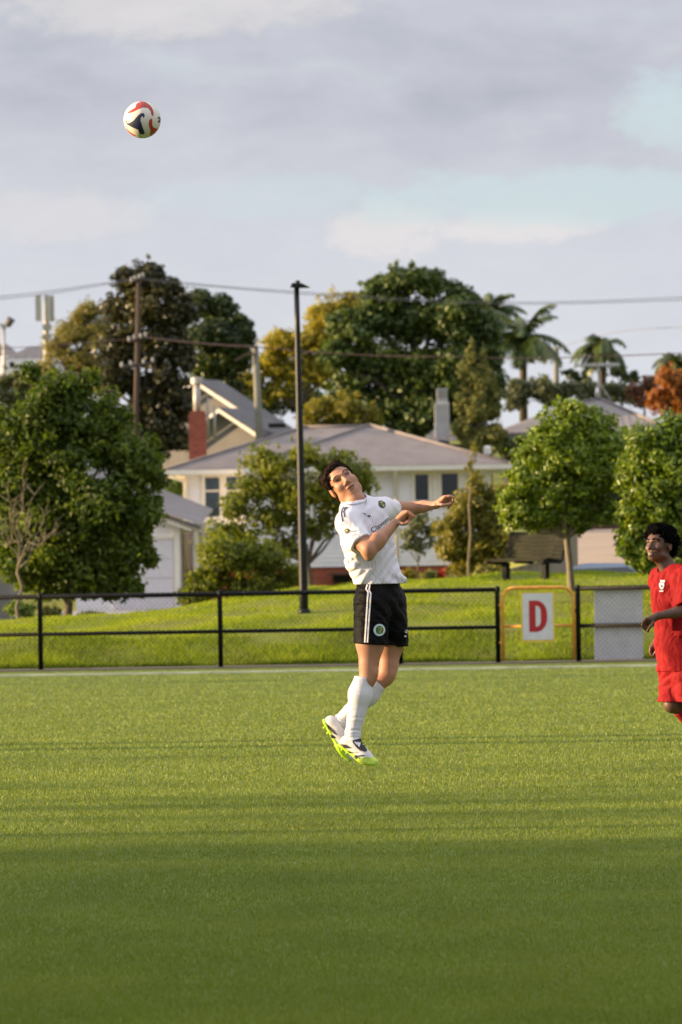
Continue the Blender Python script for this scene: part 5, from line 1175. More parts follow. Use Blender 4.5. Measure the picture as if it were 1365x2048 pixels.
# torso under the shirt, hips, legs
S.cone(pel, che, .125, .135, .03, ax=Fwd, sc=.72); S.cone(shR, shL, .055, .055, .03); 
hpR, knR, anR = J(744, 1215, -.085), J(737, 1347, -.11), J(705, 1470, -.09)
hpL, knL, anL = J(777, 1215, .085), J(775, 1347, .055), J(679, 1447, .09)
S.cone(hpR, J(741, 1285, -.095), .088, .081, .03); S.cone(J(741, 1285, -.095), J(738, 1335, -.11), .081, .054, .03); S.cone(J(738, 1330, -.11), J(737, 1356, -.113), .053, .050, .02)
S.ell(J(748, 1346, -.13), np.eye(3), (.025, .03, .035), .02)
S.cone(J(737, 1352, -.11), J(722, 1388, -.10), .046, .056, .02); S.cone(J(722, 1388, -.10), anR, .056, .034, .02)
S.cone(hpL, J(779, 1290, .075), .088, .079, .03); S.cone(J(779, 1285, .075), J(778, 1333, .06), .079, .054, .03); S.cone(J(778, 1330, .06), J(773, 1356, .058), .053, .046, .02)
S.ell(J(782, 1347, .04), np.eye(3), (.026, .03, .036), .02)
S.cone(knL, J(738, 1388, .07), .045, .054, .02); S.cone(J(738, 1388, .07), anL, .054, .034, .02)
# neck and head
HS = 1.05; HM = head_frame(R(13), R(15), R(36)); eye_mid = J(686.2, 955.5, -.06); HC = eye_mid - HM @ (np.array([0, .088, .006]) * HS)
h = sculpt_head(S, HC, HM, HS, 1.16)
S.cone(h(0, -.02, -.05), nek + Up * .0, .063, .067, .03); S.cone(nek, J(716, 1022, -.01), .062, .08, .03); S.cone(h(0, .02, -.075), J(712, 1000, -.05), .035, .045, .03)
body, bV, bF = S.build('person', skin, None, 1)
tag(body, 'player in white shirt and black shorts jumping and looking up', 'person')
# shirt
S = Sculpt(J(655, 1180, -.40), J(815, 985, .42), .005)
S.cone(J(757, 1168), J(744, 1118), .152, .158, .03, ax=Fwd, sc=.78); S.cone(J(744, 1118), J(733, 1068), .158, .172, .03, ax=Fwd, sc=.76); S.cone(J(733, 1075), J(728, 1045), .172, .15, .03, ax=Fwd, sc=.72)
S.cone(shR + Lat * .01, shL - Lat * .01, .066, .064, .05); S.cone(J(709, 1015, -.03), J(728, 1036), .07, .10, .05)
S.cone(nek, shR, .06, .064, .04); S.cone(nek + [0, 0, -.01], shL, .058, .06, .04)
S.cone(J(790, 1150, -.05), J(799, 1163, -.06), .03, .035, .04)              # bunched hem at the front
S.cone(J(697, 1047, -.14), J(726, 1089, -.225), .070, .072, .03); S.cone(J(768, 1018, .15), J(793, 1019, .245), .062, .055, .03)
gl_ = lambda a: np.clip(1.15 - (a + .02) / .2, .25, 1.25)
S.disp(folds(J(742, 1110), Up, Lat, Fwd, .014, .085, .75, 5, gl_)); S.disp(folds(J(742, 1110), Up, Lat, Fwd, .006, .06, -.6, 9, gl_))
arm_d = unit(elR - J(697, 1047, -.14)); cR = J(725, 1087, -.225)
S.cut(cR + arm_d * .0, arm_d, near=cR + arm_d * .06, rad=.105)
armL_d = unit(J(797, 1017, .25) - J(768, 1018, .15)); cL = J(789, 1018, .235); S.cut(cL, armL_d, near=cL + armL_d * .07, rad=.1)
S.cone(cR - arm_d * .03, cR + arm_d * .06, .054, .054, .004, op='sub'); S.cone(cL - armL_d * .03, cL + armL_d * .06, .050, .05, .004, op='sub')
S.cut(J(757, 1168), J(757, 1200) - J(756, 1160))
S.ell(J(709.5, 1000, -.03), np.stack([Lat, Fwd, Up], 1), (.080, .068, .05), .006, 'sub')
shirt, sV, sF = S.build('shirt', m_shirt, body, 1)
q = sV - J(735, 1080); at = shirt.data.attributes.new('lat', 'FLOAT', 'POINT'); at.data.foreach_set('value', (q @ Lat).astype(np.float32))
fm = np.clip((q @ Fwd) / .05 - .1, 0, 1) * np.clip(1 - (np.abs(q @ Lat) - .12) / .03, 0, 1); at = shirt.data.attributes.new('front', 'FLOAT', 'POINT'); at.data.foreach_set('value', fm.astype(np.float32))
# collar edge
T = bvh((sV, sF)); Tb = bvh((sV, sF), (bV, bF))
# shorts
S = Sculpt(J(690, 1310, -.30), J(830, 1150, .30), .005)
S.cone(J(757, 1172), J(759, 1200), .142, .152, .03, ax=Fwd, sc=.80)
S.cone(J(744, 1205, -.08), J(742, 1290, -.10), .104, .100, .035); S.cone(J(778, 1205, .08), J(783, 1290, .075), .104, .100, .035)
S.cone(J(795, 1235, .0), J(800, 1265, .0), .045, .045, .04)
S.disp(folds(J(750, 1230), np.array([0, 0, 1.]), np.array([1., 0, 0]), np.array([0, 1., 0]), .0045, .075, .5, 21)); S.disp(folds(J(750, 1230), np.array([0, 0, 1.]), np.array([1., 0, 0]), np.array([0, 1., 0]), .0022, .035, .2, 22))
S.cut(J(757, 1165), J(757, 1140) - J(757, 1165)); S.cut(J(740, 1288), J(738, 1300) - J(742, 1220), near=J(725, 1310, -.10), rad=.2); S.cut(J(783, 1294), J(785, 1310) - J(782, 1220))
S.cone(J(741, 1281, -.097), J(739, 1310, -.105), .083, .083, .004, op='sub'); S.cone(J(780, 1286, .07), J(780, 1320, .07), .082, .080, .004, op='sub')
shorts, hV, hF = S.build('shorts', m_shorts, body, 1)
Th = bvh((hV, hF))
# socks
def sock(kt, mid, an, foot, r, cutp, cutn):
    S = Sculpt(np.minimum(np.minimum(kt, an), foot) - .12, np.maximum(np.maximum(kt, an), foot) + .12, .0045)
    S.cone(kt, mid, r[0], r[1], .025); S.cone(mid, an, r[1], r[2], .03); S.cone(an, foot, r[2], r[2] * .95, .02)
    U_ = unit(kt - an); Sx = unit(np.cross(U_, np.array([0, 1., 0])))
    S.disp(folds(an, U_, Sx, np.array([0, 1., 0]), .0028, .03, .3, 33, lambda a: np.clip(1.4 - a / .14, .12, 1.5)))
    S.cut(cutp, cutn); return S.build('sock', m_sock, body, 1)
so1, kV, kF = sock(J(733, 1342, -.11), J(721, 1388, -.10), J(706, 1466, -.09), J(708, 1482, -.1), (.055, .066, .042), J(731, 1355, -.11), J(736, 1325, -.11) - J(729, 1362, -.11))
so2, k2V, k2F = sock(J(768, 1352, .058), J(737, 1389, .07), J(682, 1443, .09), J(676, 1455, .09), (.054, .062, .041), J(760, 1368, .06), J(785, 1340, .06) - J(757, 1368, .06))
# boots
def boot(heel, ball, toe, ankle, upv, name_seed, w=.040):
    """upper, sole plate and studs of one football boot"""
    f = unit(toe - heel); u = unit(upv - f * (upv @ f)); l = np.cross(f, u)
    lo = np.min([heel, ball, toe, ankle], 0) - .09; hi = np.max([heel, ball, toe, ankle], 0) + .09
    S = Sculpt(lo, hi, .004)
    S.cone(heel + u * .034, ball + u * .026, .034, .038, .02, ax=l, sc=1.0); S.cone(ball + u * .026, toe + u * .020, .038, .024, .02, ax=u, sc=.8)
    S.cone(heel + u * .045 + f * .02, ankle, .036, .040, .025); S.cone(heel + u * .05 + f * .07, ball + u * .035, .036, .030, .03)
    S.cut(ankle + unit(ankle - heel - f * .06) * .012, unit(ankle - heel - f * .05)); S.cut(heel + u * .004, -u)
    up, V, F = S.build('boot', m_boot, body, 1)
    S = Sculpt(lo, hi, .004); S.cone(heel + u * .006, ball + u * .004, .036, .042, .02, ax=u, sc=.42); S.cone(ball + u * .004, toe + u * .006, .042, .026, .02, ax=u, sc=.42)
    so_, V2, F2 = S.build('sole', m_lime, up, 1)
    k = 0
    for t, sgn, in ((.06, 1), (.06, -1), (.22, 1), (.22, -1), (.58, 1), (.58, -1), (.72, 1), (.72, -1), (.88, .6), (.88, -.6)):
        c = heel + (toe - heel) * t + l * sgn * .026 - u * .006; MB().tube([c + u * .004, c - u * .013], [.0085, .0055], 8).build('stud', m_lime, up, True)
    return up, V, F, V2, F2
b1 = boot(J(686, 1495, -.08), J(726, 1522, -.14), J(747, 1529, -.165), J(705, 1478, -.09), J(714, 1470, -.10) - J(702, 1505, -.09), 1)
b2 = boot(J(652, 1449, .09), J(682, 1500, .06), J(695, 1518, .05), J(676, 1452, .09), J(690, 1440, .07) - J(660, 1470, .09), 2)
Tb1 = bvh(b1[1:3], b1[3:5], (kV, kF)); Tb2 = bvh(b2[1:3], b2[3:5], (k2V, k2F))
def z4(x, y): return (635 + x / 9.75, 1400 + y / 9.75)
D4 = lambda pts: [z4(*p) for p in pts]
decal('toe_cap', [D4([(775, 1150), (850, 1120), (1000, 1118), (1120, 1125), (1190, 1180), (1180, 1235), (1050, 1252), (840, 1240)])], Tb1, m_lime2, b1[0])
decal('stripe', [D4([(440, 855), (560, 870), (680, 940), (520, 940)]), D4([(580, 1000), (660, 1010), (820, 1030), (760, 1008), (640, 1040)]), D4([(705, 1105), (760, 1080), (910, 1070), (925, 1085), (800, 1110), (765, 1160)])], Tb1, m_print, b1[0])
decal('tongue', [D4([(685, 815), (740, 775), (830, 748), (905, 748), (900, 830), (925, 915), (975, 985), (940, 1012), (840, 990), (770, 930)])], Tb1, m_print, b1[0], .004)
decal('logo', [D4([(725, 820), (750, 822), (785, 875), (765, 880)]), D4([(762, 825), (795, 828), (815, 900), (790, 895)]), D4([(800, 835), (840, 842), (825, 920), (800, 915)])], Tb1, m_wprint, b1[0], .006)
decal('stripe', [D4([(165, 440), (230, 500), (330, 590), (395, 690), (330, 660), (215, 560)]), D4([(250, 670), (330, 700), (370, 740), (285, 745)])], Tb2, m_print, b2[0])
# prints on the shorts
def z5(x, y): return (700 + x / 10.5, 1150 + y / 10.5)
D5 = lambda pts: [z5(*p) for p in pts]
decal('side_stripe', [stripe(D5([(370, 200), (345, 300), (385, 360), (370, 560), (350, 900), (318, 1420)]), 3.0), stripe(D5([(425, 200), (405, 320), (440, 390), (430, 560), (405, 900), (372, 1420)]), 3.0)], Th, m_wprint, shorts, .003)
decal('crest_ring', [disc(*z5(618, 1155), 11.4, 12.2)], Th, m_pale, shorts, .003)
decal('crest_field', [disc(*z5(620, 1153), 7.6, 8.3)], Th, m_grn, shorts, .0048)
decal('crest_mark', [D5([(590, 1085), (650, 1085), (675, 1120), (640, 1230), (610, 1225), (600, 1180)])], Th, m_gold, shorts, .0062)
decal('crest_mark', [D5([(605, 1110), (630, 1110), (635, 1175), (612, 1180)]), D5([(555, 1130), (580, 1120), (585, 1165), (560, 1165)])], Th, m_grn, shorts, .0075)
decal('small_logo', [D5([(1140, 1190), (1160, 1185), (1205, 1215), (1185, 1222)]), D5([(1165, 1160), (1185, 1150), (1215, 1185), (1205, 1195)]), D5([(1140, 1268), (1185, 1262), (1180, 1300), (1145, 1300)])], Th, m_wprint, shorts, .003)
# prints on the shirt
def z2(x, y): return (700 + x / 10.5, 980 + y / 10.5)
D2 = lambda pts: [z2(*p) for p in pts]
def z1(x, y): return (630 + x / 10.5, 910 + y / 10.5)
D1 = lambda pts: [z1(*p) for p in pts]
decal('shoulder_stripe', [stripe(D1([(620, 1090), (575, 1150), (562, 1240), (580, 1365), (590, 1400)]), 2.3), stripe(D1([(690, 1095), (640, 1130), (612, 1190), (630, 1310)]), 2.5)], T, m_print, shirt, .003)
decal('chest_crest', [D2([(600, 240), (660, 225), (740, 270), (745, 330), (710, 385), (640, 370), (600, 320)])], T, m_print, shirt, .003)
decal('chest_crest', [D2([(620, 260), (660, 245), (700, 285), (650, 300)]), D2([(665, 310), (730, 300), (705, 365), (680, 360)])], T, m_gold, shirt, .0048)
decal('chest_crest', [D2([(610, 300), (650, 305), (660, 350), (630, 340)])], T, m_grn, shirt, .0048)
decal('brand_mark', [D2([(255, 492), (315, 490), (335, 500), (275, 502)]), D2([(300, 515), (345, 512), (348, 524), (310, 526)]), D2([(355, 545), (400, 530), (445, 548), (420, 565), (375, 560)])], T, m_print, shirt, .003)
V, F = text_px('Clavem', *z2(478, 905), 14.5, R(-36)); decal_vf('sponsor_lettering', V, F, T, m_print, shirt, .003)
def zA(x, y): return (620 + x / 4.266, 900 + y / 4.266)
DA = lambda pts: [zA(*p) for p in pts]
decal('sleeve_badge', [DA([(297, 680), (320, 668), (345, 685), (335, 705), (318, 718), (300, 702)])], T, m_print, shirt, .003)
decal('sleeve_badge', [DA([(308, 684), (322, 678), (330, 688), (318, 700)])], T, m_gold, shirt, .0045)
decal('sleeve_print', [stripe(DA([(345, 705), (365, 692), (380, 700), (405, 685)]), 1.1), stripe(DA([(325, 740), (345, 722), (362, 738), (395, 715)]), 1.0), stripe(DA([(312, 772), (330, 752), (350, 760), (372, 742)]), 1.0)], T, m_greyp, shirt, .003)
decal('collar_trim', [stripe(D1([(585, 1035), (700, 1045), (830, 1042), (930, 1025), (1020, 1000), (1070, 975)]), 1.5), stripe(D1([(1072, 900), (1082, 950), (1070, 1010), (1050, 1050)]), 1.3)], T, m_greyp, shirt, .003)
# face: brows, lids, lips
Tf = bvh((bV, bF))
m_brow = mat('eyebrow_hair', (.075, .036, .022), .8); m_lip = mat('lip_skin', (.33, .13, .09), .45); m_mouth = mat('mouth_dark', (.05, .012, .01), .6)
def hp(l, f, u): x, y = proj(h(l, f, u)); return (float(x), float(y))
def arc3(pts, w): return stripe([hp(*p) for p in pts], w)
eyes(h, Tf, body, HS, hp, Y0, (1, -1))
for s in (1, -1):
    decal('eyebrow', [arc3([(s * .014, .10, .029), (s * .028, .10, .034), (s * .042, .09, .033), (s * .052, .08, .026)], 1.7)], Tf, m_brow, body, .003, 1.5)
    decal('eyelid', [arc3([(s * .018, .09, .010), (s * .027, .095, .0145), (s * .037, .092, .0145), (s * .046, .085, .009)], .8)], bvh((bV, bF)), m_brow, body, .003, 1.5)
decal('lips', [arc3([(-.024, .09, -.0655), (-.012, .095, -.0605), (0, .098, -.0615), (.012, .095, -.0605), (.024, .09, -.0655)], 1.4), arc3([(-.020, .09, -.0715), (0, .097, -.0745), (.020, .09, -.0715)], 1.8)], Tf, m_lip, body, .002, 1.5)
decal('mouth_opening', [arc3([(-.021, .09, -.0665), (0, .095, -.0675), (.021, .09, -.0665)], 1.5)], Tf, m_mouth, body, .0032, 1.5)
# hair
S = Sculpt(HC - .16, HC + .16, .004)
S.ell(h(0, -.014, .042), HM, tuple(q * HS for q in (.084, .098, .087)), .01); S.ell(h(0, -.05, -.005), HM, tuple(q * HS for q in (.078, .068, .075)), .02)
S.ell(h(0, .045, .098), HM, tuple(q * HS for q in (.055, .04, .025)), .02); S.ell(h(.035, .05, .106), HM, tuple(q * HS for q in (.02, .022, .016)), .02); S.ell(h(-.07, .0, .07), HM, tuple(q * HS for q in (.03, .05, .04)), .02)
S.ell(h(0, .11, -.01), HM, tuple(q * HS for q in (.074, .080, .100)), .012, 'sub')
for s in (1, -1): S.ell(h(s * .085, .03, -.045), HM, tuple(q * HS for q in (.035, .05, .055)), .012, 'sub')
S.ell(h(0, -.01, -.09), HM, tuple(q * HS for q in (.12, .09, .055)), .012, 'sub')
gh = np.random.default_rng(3); KH = gh.normal(size=(10, 3)) * 120; PH = gh.uniform(0, 6, 10)
def hairn(x, y, z):
    t = 0
    for kk, ph in zip(KH, PH): t = t + np.sin(x * kk[0] + y * kk[1] + z * kk[2] + ph)
    return .0010 * t
S.disp(hairn); hair, aV, aF = S.build('hair', m_hair, body, 0)
strands('hair_locks', aV, aF, 3600, .013, .0013, HM @ np.array([.5, .5, .2]), .25, m_hair, hair, 4)

# ------------------------------------------------------------------ football
bc = J(285, 239.5, 0); br = .1095
m_ball = mat('cream_ball_panel', (.62, .58, .50), .4, var=.05, vscale=20); m_bred = mat('red_ball_panel', (.50, .04, .02), .5, var=.1); m_bblue = mat('navy_ball_panel', (.008, .014, .07), .55); m_bblk = mat('black_ball_line', (.015, .015, .015), .5)
bm = bmesh.new(); bmesh.ops.create_icosphere(bm, subdivisions=5, radius=br); me = bpy.data.meshes.new('football'); bm.to_mesh(me); bm.free()
for p in me.polygons: p.use_smooth = True
ball = link('football', me, m_ball); ball.location = Vector(bc); tag(ball, 'cream red and navy football in the air against the cloudy sky', 'ball')
ec = unit(C0 - bc); ex_ = R3 @ np.array([1., 0, 0]); ex_ = unit(ex_ - ec * (ex_ @ ec)); ez_ = np.cross(ec, ex_)
def ball_patch(name, pts, m, off=.0006, rots=(0,)):
    """outline in units of the ball's radius, wrapped on the sphere; repeated round it"""
    P = [Vector(p) for p in pts]; n = len(P); out = []
    for i in range(n):
        p, q = P[i], P[(i + 1) % n]; k = max(1, int((q - p).length / .06)); out += [p + (q - p) * (j / k) for j in range(k)]
    n = len(out); g1, g2 = np.meshgrid(np.arange(-1, 1, .07), np.arange(-1, 1, .07))
    v, e, f, *_ = delaunay_2d_cdt(out + [Vector((float(a), float(b))) for a, b in zip(g1.ravel(), g2.ravel()) if a * a + b * b < .97], [(i, (i + 1) % n) for i in range(n)], [list(range(n))], 1, 1e-5)
    for a in rots:
        V = []
        for p in v:
            x, y = p[0], p[1]; r = math.hypot(x, y)
            if r > .985: x, y = x / r * .985, y / r * .985
            z = math.sqrt(max(0, 1 - x * x - y * y)); xr, zr = x * math.cos(a) + z * math.sin(a), -x * math.sin(a) + z * math.cos(a)
            V.append(bc + (br + off) * (ex_ * xr + ez_ * y + ec * zr))
        MB().add(V, [tuple(q) for q in f]).build(name, m, ball, True, fix=False)
def zb(x, y): return ((x - 682) / 385., -(y - 622) / 385.)
RT2 = (0, math.pi)
ball_patch('red_panel', [zb(*p) for p in ((378, 470), (420, 440), (540, 370), (555, 310), (600, 250), (680, 238), (760, 260), (850, 330), (905, 420), (920, 500), (905, 555), (870, 520), (855, 450), (800, 380), (700, 370), (600, 405), (480, 470), (390, 495))], m_bred, rots=RT2)
ball_patch('red_panel', [zb(*p) for p in ((825, 625), (880, 590), (890, 640), (885, 720), (910, 780), (960, 800), (1005, 800), (970, 870), (900, 940), (840, 960), (850, 850), (815, 720))], m_bred, rots=RT2)
ball_patch('red_panel', [zb(*p) for p in ((350, 780), (400, 850), (480, 910), (560, 960), (520, 965), (420, 900), (360, 830))], m_bred, rots=RT2)
ball_patch('navy_panel', [zb(*p) for p in ((415, 690), (500, 640), (600, 530), (660, 485), (720, 490), (738, 545), (700, 590), (690, 545), (655, 570), (645, 640), (690, 780), (735, 890), (715, 920), (640, 920), (610, 870), (600, 830), (480, 780), (370, 720), (360, 690))], m_bblue, rots=RT2)
ball_patch('black_loop', [zb(*p) for p in ((990, 610), (1010, 560), (1040, 560), (1060, 610), (1045, 680), (1010, 680), (1000, 650), (1030, 630), (1030, 590))], m_bblk, .0009, RT2)
ball_patch('black_loop', [zb(*p) for p in ((345, 640), (370, 630), (430, 655), (425, 670), (370, 650), (365, 690), (350, 680))], m_bblk, .0009, RT2)
# ------------------------------------------------------------------ the player in red at the right edge
Y1 = 36.6
def K(px, py, d=0.0): return pix(px, py, Y1 + d)
dskin = skin_mat('brown_skin', (.075, .031, .017), (.12, .054, .030), .05, .55)
m_afro = mat('black_curly_hair', (.005, .004, .004), .9, var=.4, vscale=90, bump=1.0, bscale=120, spec=.05)
m_redc = cloth_mat('red_shirt_cloth', (.36, .005, .008), .06, crease=.32); m_reds = cloth_mat('red_shorts_cloth', (.34, .005, .008), .06, crease=.32); m_redk = cloth_mat('red_sock_knit', (.30, .01, .012), .1)
Fw = unit(np.array([-.82, -.57, 0])); Lt = unit(np.array([.57, -.82, 0])); Uz = np.array([0, 0, 1.])
pe, cc, nk = K(1358, 1325), K(1347, 1195), K(1340, 1141, .0)
sN, sF_ = K(1371, 1156, -.155), K(1321, 1158, .15)
S = Sculpt(K(1262, 1600, -.65), K(1450, 1030, .55), .005)
S.cone(pe, cc, .12, .13, .03, ax=Fw, sc=.72); S.cone(sN, sF_, .05, .05, .03); S.cone(nk, K(1342, 1160), .058, .075, .03)
# arms
eN, wN = K(1381, 1219, -.22), K(1316, 1232, -.32)
S.cone(sN, eN, .048, .042, .02); S.cone(eN, K(1352, 1225, -.27), .040, .038, .015); S.cone(K(1352, 1225, -.27), wN, .038, .025, .015)
S.cone(wN, K(1300, 1241, -.33), .025, .031, .012, ax=np.array([0, 1., 0]), sc=.75)
kk = [K(1293, 1238, -.36), K(1291, 1241, -.345), K(1291, 1245, -.325), K(1294, 1249, -.305)]
for q in kk: S.cone(K(1306, 1238, -.33), q, .016, .0125, .01)
finger(S, [kk[0], K(1286.5, 1244, -.365), K(1285, 1250, -.36), K(1287, 1255, -.35)], .0110, .0085)
finger(S, [kk[1], K(1287, 1248, -.35), K(1286.5, 1254, -.345), K(1289, 1257, -.335)], .0110, .0085)
finger(S, [kk[2], K(1289.5, 1251, -.33), K(1290.5, 1257, -.325), K(1293, 1261, -.32)], .0110, .0085)
finger(S, [kk[3], K(1294, 1255, -.305), K(1296, 1260, -.30), K(1298, 1263, -.30)], .010, .0075)
finger(S, [K(1307, 1245, -.36), K(1302, 1252, -.375), K(1298, 1258, -.375), K(1295, 1262, -.37)], .0125, .0085)
eF, wF = K(1338, 1222, .28), K(1315, 1281, .22)
S.cone(sF_, eF, .046, .04, .02); S.cone(eF, wF, .038, .023, .015)
S.cone(wF, K(1307, 1296, .20), .023, .028, .012)
kf = [K(1302, 1297, .18), K(1302, 1300, .2), K(1304, 1302, .215), K(1306, 1303, .23)]
for q in kf: S.cone(K(1310, 1288, .21), q, .016, .0125, .01)
finger(S, [kf[0], K(1300.5, 1304, .175), K(1303, 1310, .17), K(1308, 1312, .165)], .0105, .008)
finger(S, [kf[1], K(1302, 1307, .2), K(1305, 1312, .195), K(1310, 1312, .19)], .0105, .008)
finger(S, [kf[2], K(1305, 1309, .215), K(1309, 1312, .21), K(1312, 1309, .205)], .0105, .008)
finger(S, [kf[3], K(1308, 1309, .235), K(1312, 1310, .23), K(1314, 1306, .225)], .009, .007)
finger(S, [K(1313, 1292, .17), K(1314, 1299, .155), K(1312, 1304, .155), K(1309, 1308, .16)], .012, .0085)
# legs: far leg lifted behind a forward knee, near leg on the ground
hF_, kF_, aF_ = K(1350, 1340, .08), K(1346, 1406, -.05), K(1412, 1456, .08)
S.cone(hF_, kF_, .085, .062, .03); S.ell(K(1343, 1411, -.065), np.eye(3), (.046, .042, .05), .03); S.cone(kF_, K(1375, 1430, .0), .052, .055, .02); S.cone(K(1375, 1430, .0), aF_, .055, .034, .02)
hN, kN, aN = K(1372, 1340, -.08), K(1392, 1432, -.10), K(1428, 1534, .0)
S.cone(hN, kN, .088, .056, .03); S.cone(kN, K(1406, 1472, -.06), .052, .056, .02); S.cone(K(1406, 1472, -.06), aN, .056, .034, .02)
# head
HS2 = 1.03; HM2 = head_frame(R(-40), R(12), R(4)); HC2 = K(1303.5, 1086.5, -.09) - HM2 @ (np.array([0, .090, .006]) * HS2)
h2 = sculpt_head(S, HC2, HM2, HS2, 1.0)
S.cone(h2(0, -.025, -.05), nk, .052, .056, .03); S.cone(h2(0, .0, -.07), K(1331, 1140, -.04), .035, .04, .03)
for dz_ in (-.060, -.076): S.ell(h2(0, .092, dz_), HM2, (.025, .013, .009), .006)
red, rV, rF = S.build('person', dskin, None, 1)
tag(red, 'player in plain red kit at the right edge watching the ball', 'person')
# shirt
S = Sculpt(K(1285, 1365, -.45), K(1450, 1115, .42), .0055)
S.cone(K(1359, 1340), K(1353, 1270), .150, .146, .03, ax=Fw, sc=.86); S.cone(K(1353, 1270), K(1346, 1195), .146, .155, .03, ax=Fw, sc=.84); S.cone(K(1346, 1200), K(1344, 1168), .155, .13, .03, ax=Fw, sc=.8)
S.cone(sN, sF_, .060, .058, .05); S.cone(nk + [0, 0, -.015], sN, .055, .06, .04); S.cone(nk + [0, 0, -.015], sF_, .05, .055, .04)
S.cone(sN, K(1377, 1206, -.21), .066, .082, .03); S.cone(sF_, K(1330, 1200, .25), .062, .072, .03)
S.disp(folds(K(1350, 1250), Uz, Lt, Fw, .020, .10, 1.2, 41)); S.disp(folds(K(1350, 1250), Uz, Lt, Fw, .009, .08, .75, 43))
aD = unit(eN - sN); cN = K(1378, 1209, -.215); S.cut(cN, aD, near=cN + aD * .07, rad=.11); S.cone(cN - aD * .03, cN + aD * .06, .07, .07, .004, op='sub')
aD2 = unit(eF - sF_); cF = K(1331, 1203, .255); S.cut(cF, aD2, near=cF + aD2 * .07, rad=.1)
S.cut(K(1350, 1343), np.array([0, 0, -1.])); S.ell(K(1336, 1135, -.01), np.stack([Lt, Fw, Uz], 1), (.072, .082, .052), .006, 'sub')
rs, rsV, rsF = S.build('shirt', m_redc, red, 1)
Tr = bvh((rsV, rsF))
# shorts
S = Sculpt(K(1295, 1430, -.40), K(1450, 1320, .35), .0055)
S.cone(K(1359, 1325), K(1360, 1348), .140, .146, .03, ax=Fw, sc=.86)
S.cone(K(1349, 1350, .07), K(1343, 1408, -.045), .096, .088, .03); S.cone(K(1374, 1350, -.08), K(1384, 1412, -.10), .100, .104, .03)
S.disp(folds(K(1350, 1370), Uz, Lt, Fw, .011, .07, -.6, 51)); S.disp(folds(K(1350, 1370), Uz, Lt, Fw, .003, .04, .5, 52))
S.cut(K(1350, 1330), np.array([0, 0, 1.])); t_ = unit(K(1340, 1404, -.09) - K(1349, 1350, .07)); S.cut(K(1342, 1404, -.05), np.array([0, 0, -1.]), near=K(1336, 1420, -.05), rad=.14); S.cut(K(1384, 1405, -.10), np.array([0, 0, -1.]))
S.cone(K(1344, 1402, -.05), K(1344, 1420, -.06), .066, .066, .004, op='sub')
rh, rhV, rhF = S.build('shorts', m_reds, red, 1)
for kt, mid, an in ((K(1356, 1415, -.04), K(1377, 1431, .0), aF_), (K(1396, 1445, -.09), K(1406, 1474, -.06), aN)):
    S = Sculpt(np.minimum(kt, an) - .12, np.maximum(kt, an) + .12, .006); S.cone(kt, mid, .056, .064, .02); S.cone(mid, an, .064, .042, .02); S.cut(kt + (mid - kt) * .12, kt - mid); S.build('sock', m_redk, red, 1)
m_bboot = mat('dark_boot', (.03, .03, .035), .4)
def boot2(an, f, u):
    f = unit(f); u = unit(u - f * (u @ f)); heel = an - f * .05 - u * .06; toe = an + f * .19 - u * .06
    S = Sculpt(np.minimum(heel, toe) - .12, np.maximum(heel, toe) + .12, .006); S.cone(heel + u * .025, toe - f * .06 + u * .022, .034, .038, .02); S.cone(toe - f * .06 + u * .022, toe + u * .015, .038, .024, .02); S.cone(heel + u * .03 + f * .03, an, .036, .042, .02)
    S.cut(heel - u * .006, -u); S.build('boot', m_bboot, red, 1)
boot2(aN, Fw, Uz); boot2(aF_, unit(np.array([-.3, -.1, -1.])), unit(aF_ - K(1375, 1425, -.03)) * -1)
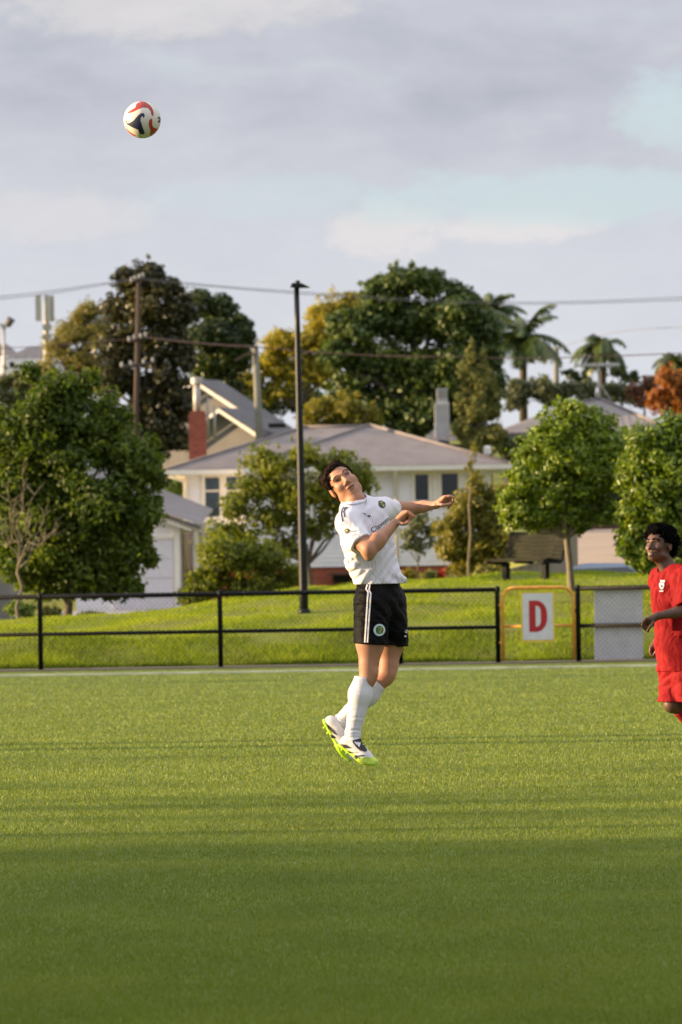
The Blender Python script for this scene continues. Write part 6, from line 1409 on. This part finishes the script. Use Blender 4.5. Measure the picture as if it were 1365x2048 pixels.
# prints and face
def zr(x, y): return (1220 + x / 4.876, 1020 + y / 4.876)
DR = lambda pts: [zr(*p) for p in pts]
decal('badge_lettering', [DR([(497, 684), (540, 684), (540, 705), (497, 705)]), DR([(486, 786), (524, 786), (524, 798), (486, 798)])], Tr, m_wprint, rs, .004, 2.0, Y1)
decal('badge_shield', [DR([(488, 712), (530, 710), (534, 740), (520, 772), (505, 778), (490, 765), (484, 735)])], Tr, m_wprint, rs, .004, 2.0, Y1)
decal('badge_emblem', [DR([(502, 735), (516, 735), (516, 750), (508, 756), (502, 750)])], Tr, m_redc, rs, .006, 2.0, Y1)
Tq = bvh((rV, rF)); 
def hq(l, f, u): x, y = proj(h2(l, f, u)); return (float(x), float(y))
def arq(pts, w): return stripe([hq(*p) for p in pts], w)
m_dlip = mat('dark_lip_skin', (.14, .055, .042), .4); m_teeth = mat('tooth_white', (.45, .42, .38), .4)
eyes(h2, Tq, red, HS2, hq, Y1, (1, -1))
decal('eyebrow', [arq([(.012, .10, .028), (.028, .098, .034), (.044, .088, .032), (.054, .075, .025)], 2.4)], Tq, m_afro, red, .003, 1.5, Y1)
decal('eyebrow', [arq([(-.012, .10, .028), (-.028, .098, .033), (-.040, .09, .031)], 2.2)], Tq, m_afro, red, .003, 1.5, Y1)
decal('lips', [arq([(-.016, .10, -.0605), (0, .105, -.058), (.012, .10, -.059), (.022, .09, -.0635)], 1.4), arq([(-.014, .10, -.0755), (0, .104, -.078), (.020, .092, -.074)], 1.8)], Tq, m_dlip, red, .002, 1.5, Y1)
decal('teeth', [arq([(-.008, .10, -.0645), (0, .104, -.0645), (.012, .096, -.0655)], .9)], Tq, m_teeth, red, .0035, 1.5, Y1)
S = Sculpt(HC2 - .19, HC2 + .19, .0045)
S.ell(h2(0, -.03, .062), HM2, (.105, .112, .092), .02); S.ell(h2(0, .045, .098), HM2, (.075, .05, .040), .02); S.ell(h2(0, -.075, .0), HM2, (.08, .06, .075), .03)
S.ell(h2(0, .105, .0), HM2, (.078, .062, .085), .012, 'sub')
for s in (1, -1): S.ell(h2(s * .10, .02, -.04), HM2, (.05, .055, .065), .012, 'sub')
gh = np.random.default_rng(8); KA = gh.normal(size=(14, 3)) * 95; PA = gh.uniform(0, 6, 14)
def afn(x, y, z):
    t = 0
    for q, ph in zip(KA, PA): t = t + np.sin(x * q[0] + y * q[1] + z * q[2] + ph)
    return .0030 * t
S.disp(afn); afro, aV, aF = S.build('hair', m_afro, red, 0)
strands('hair_curls', aV, aF, 4500, .014, .0022, (0, 0, .1), .8, m_afro, afro, 9)
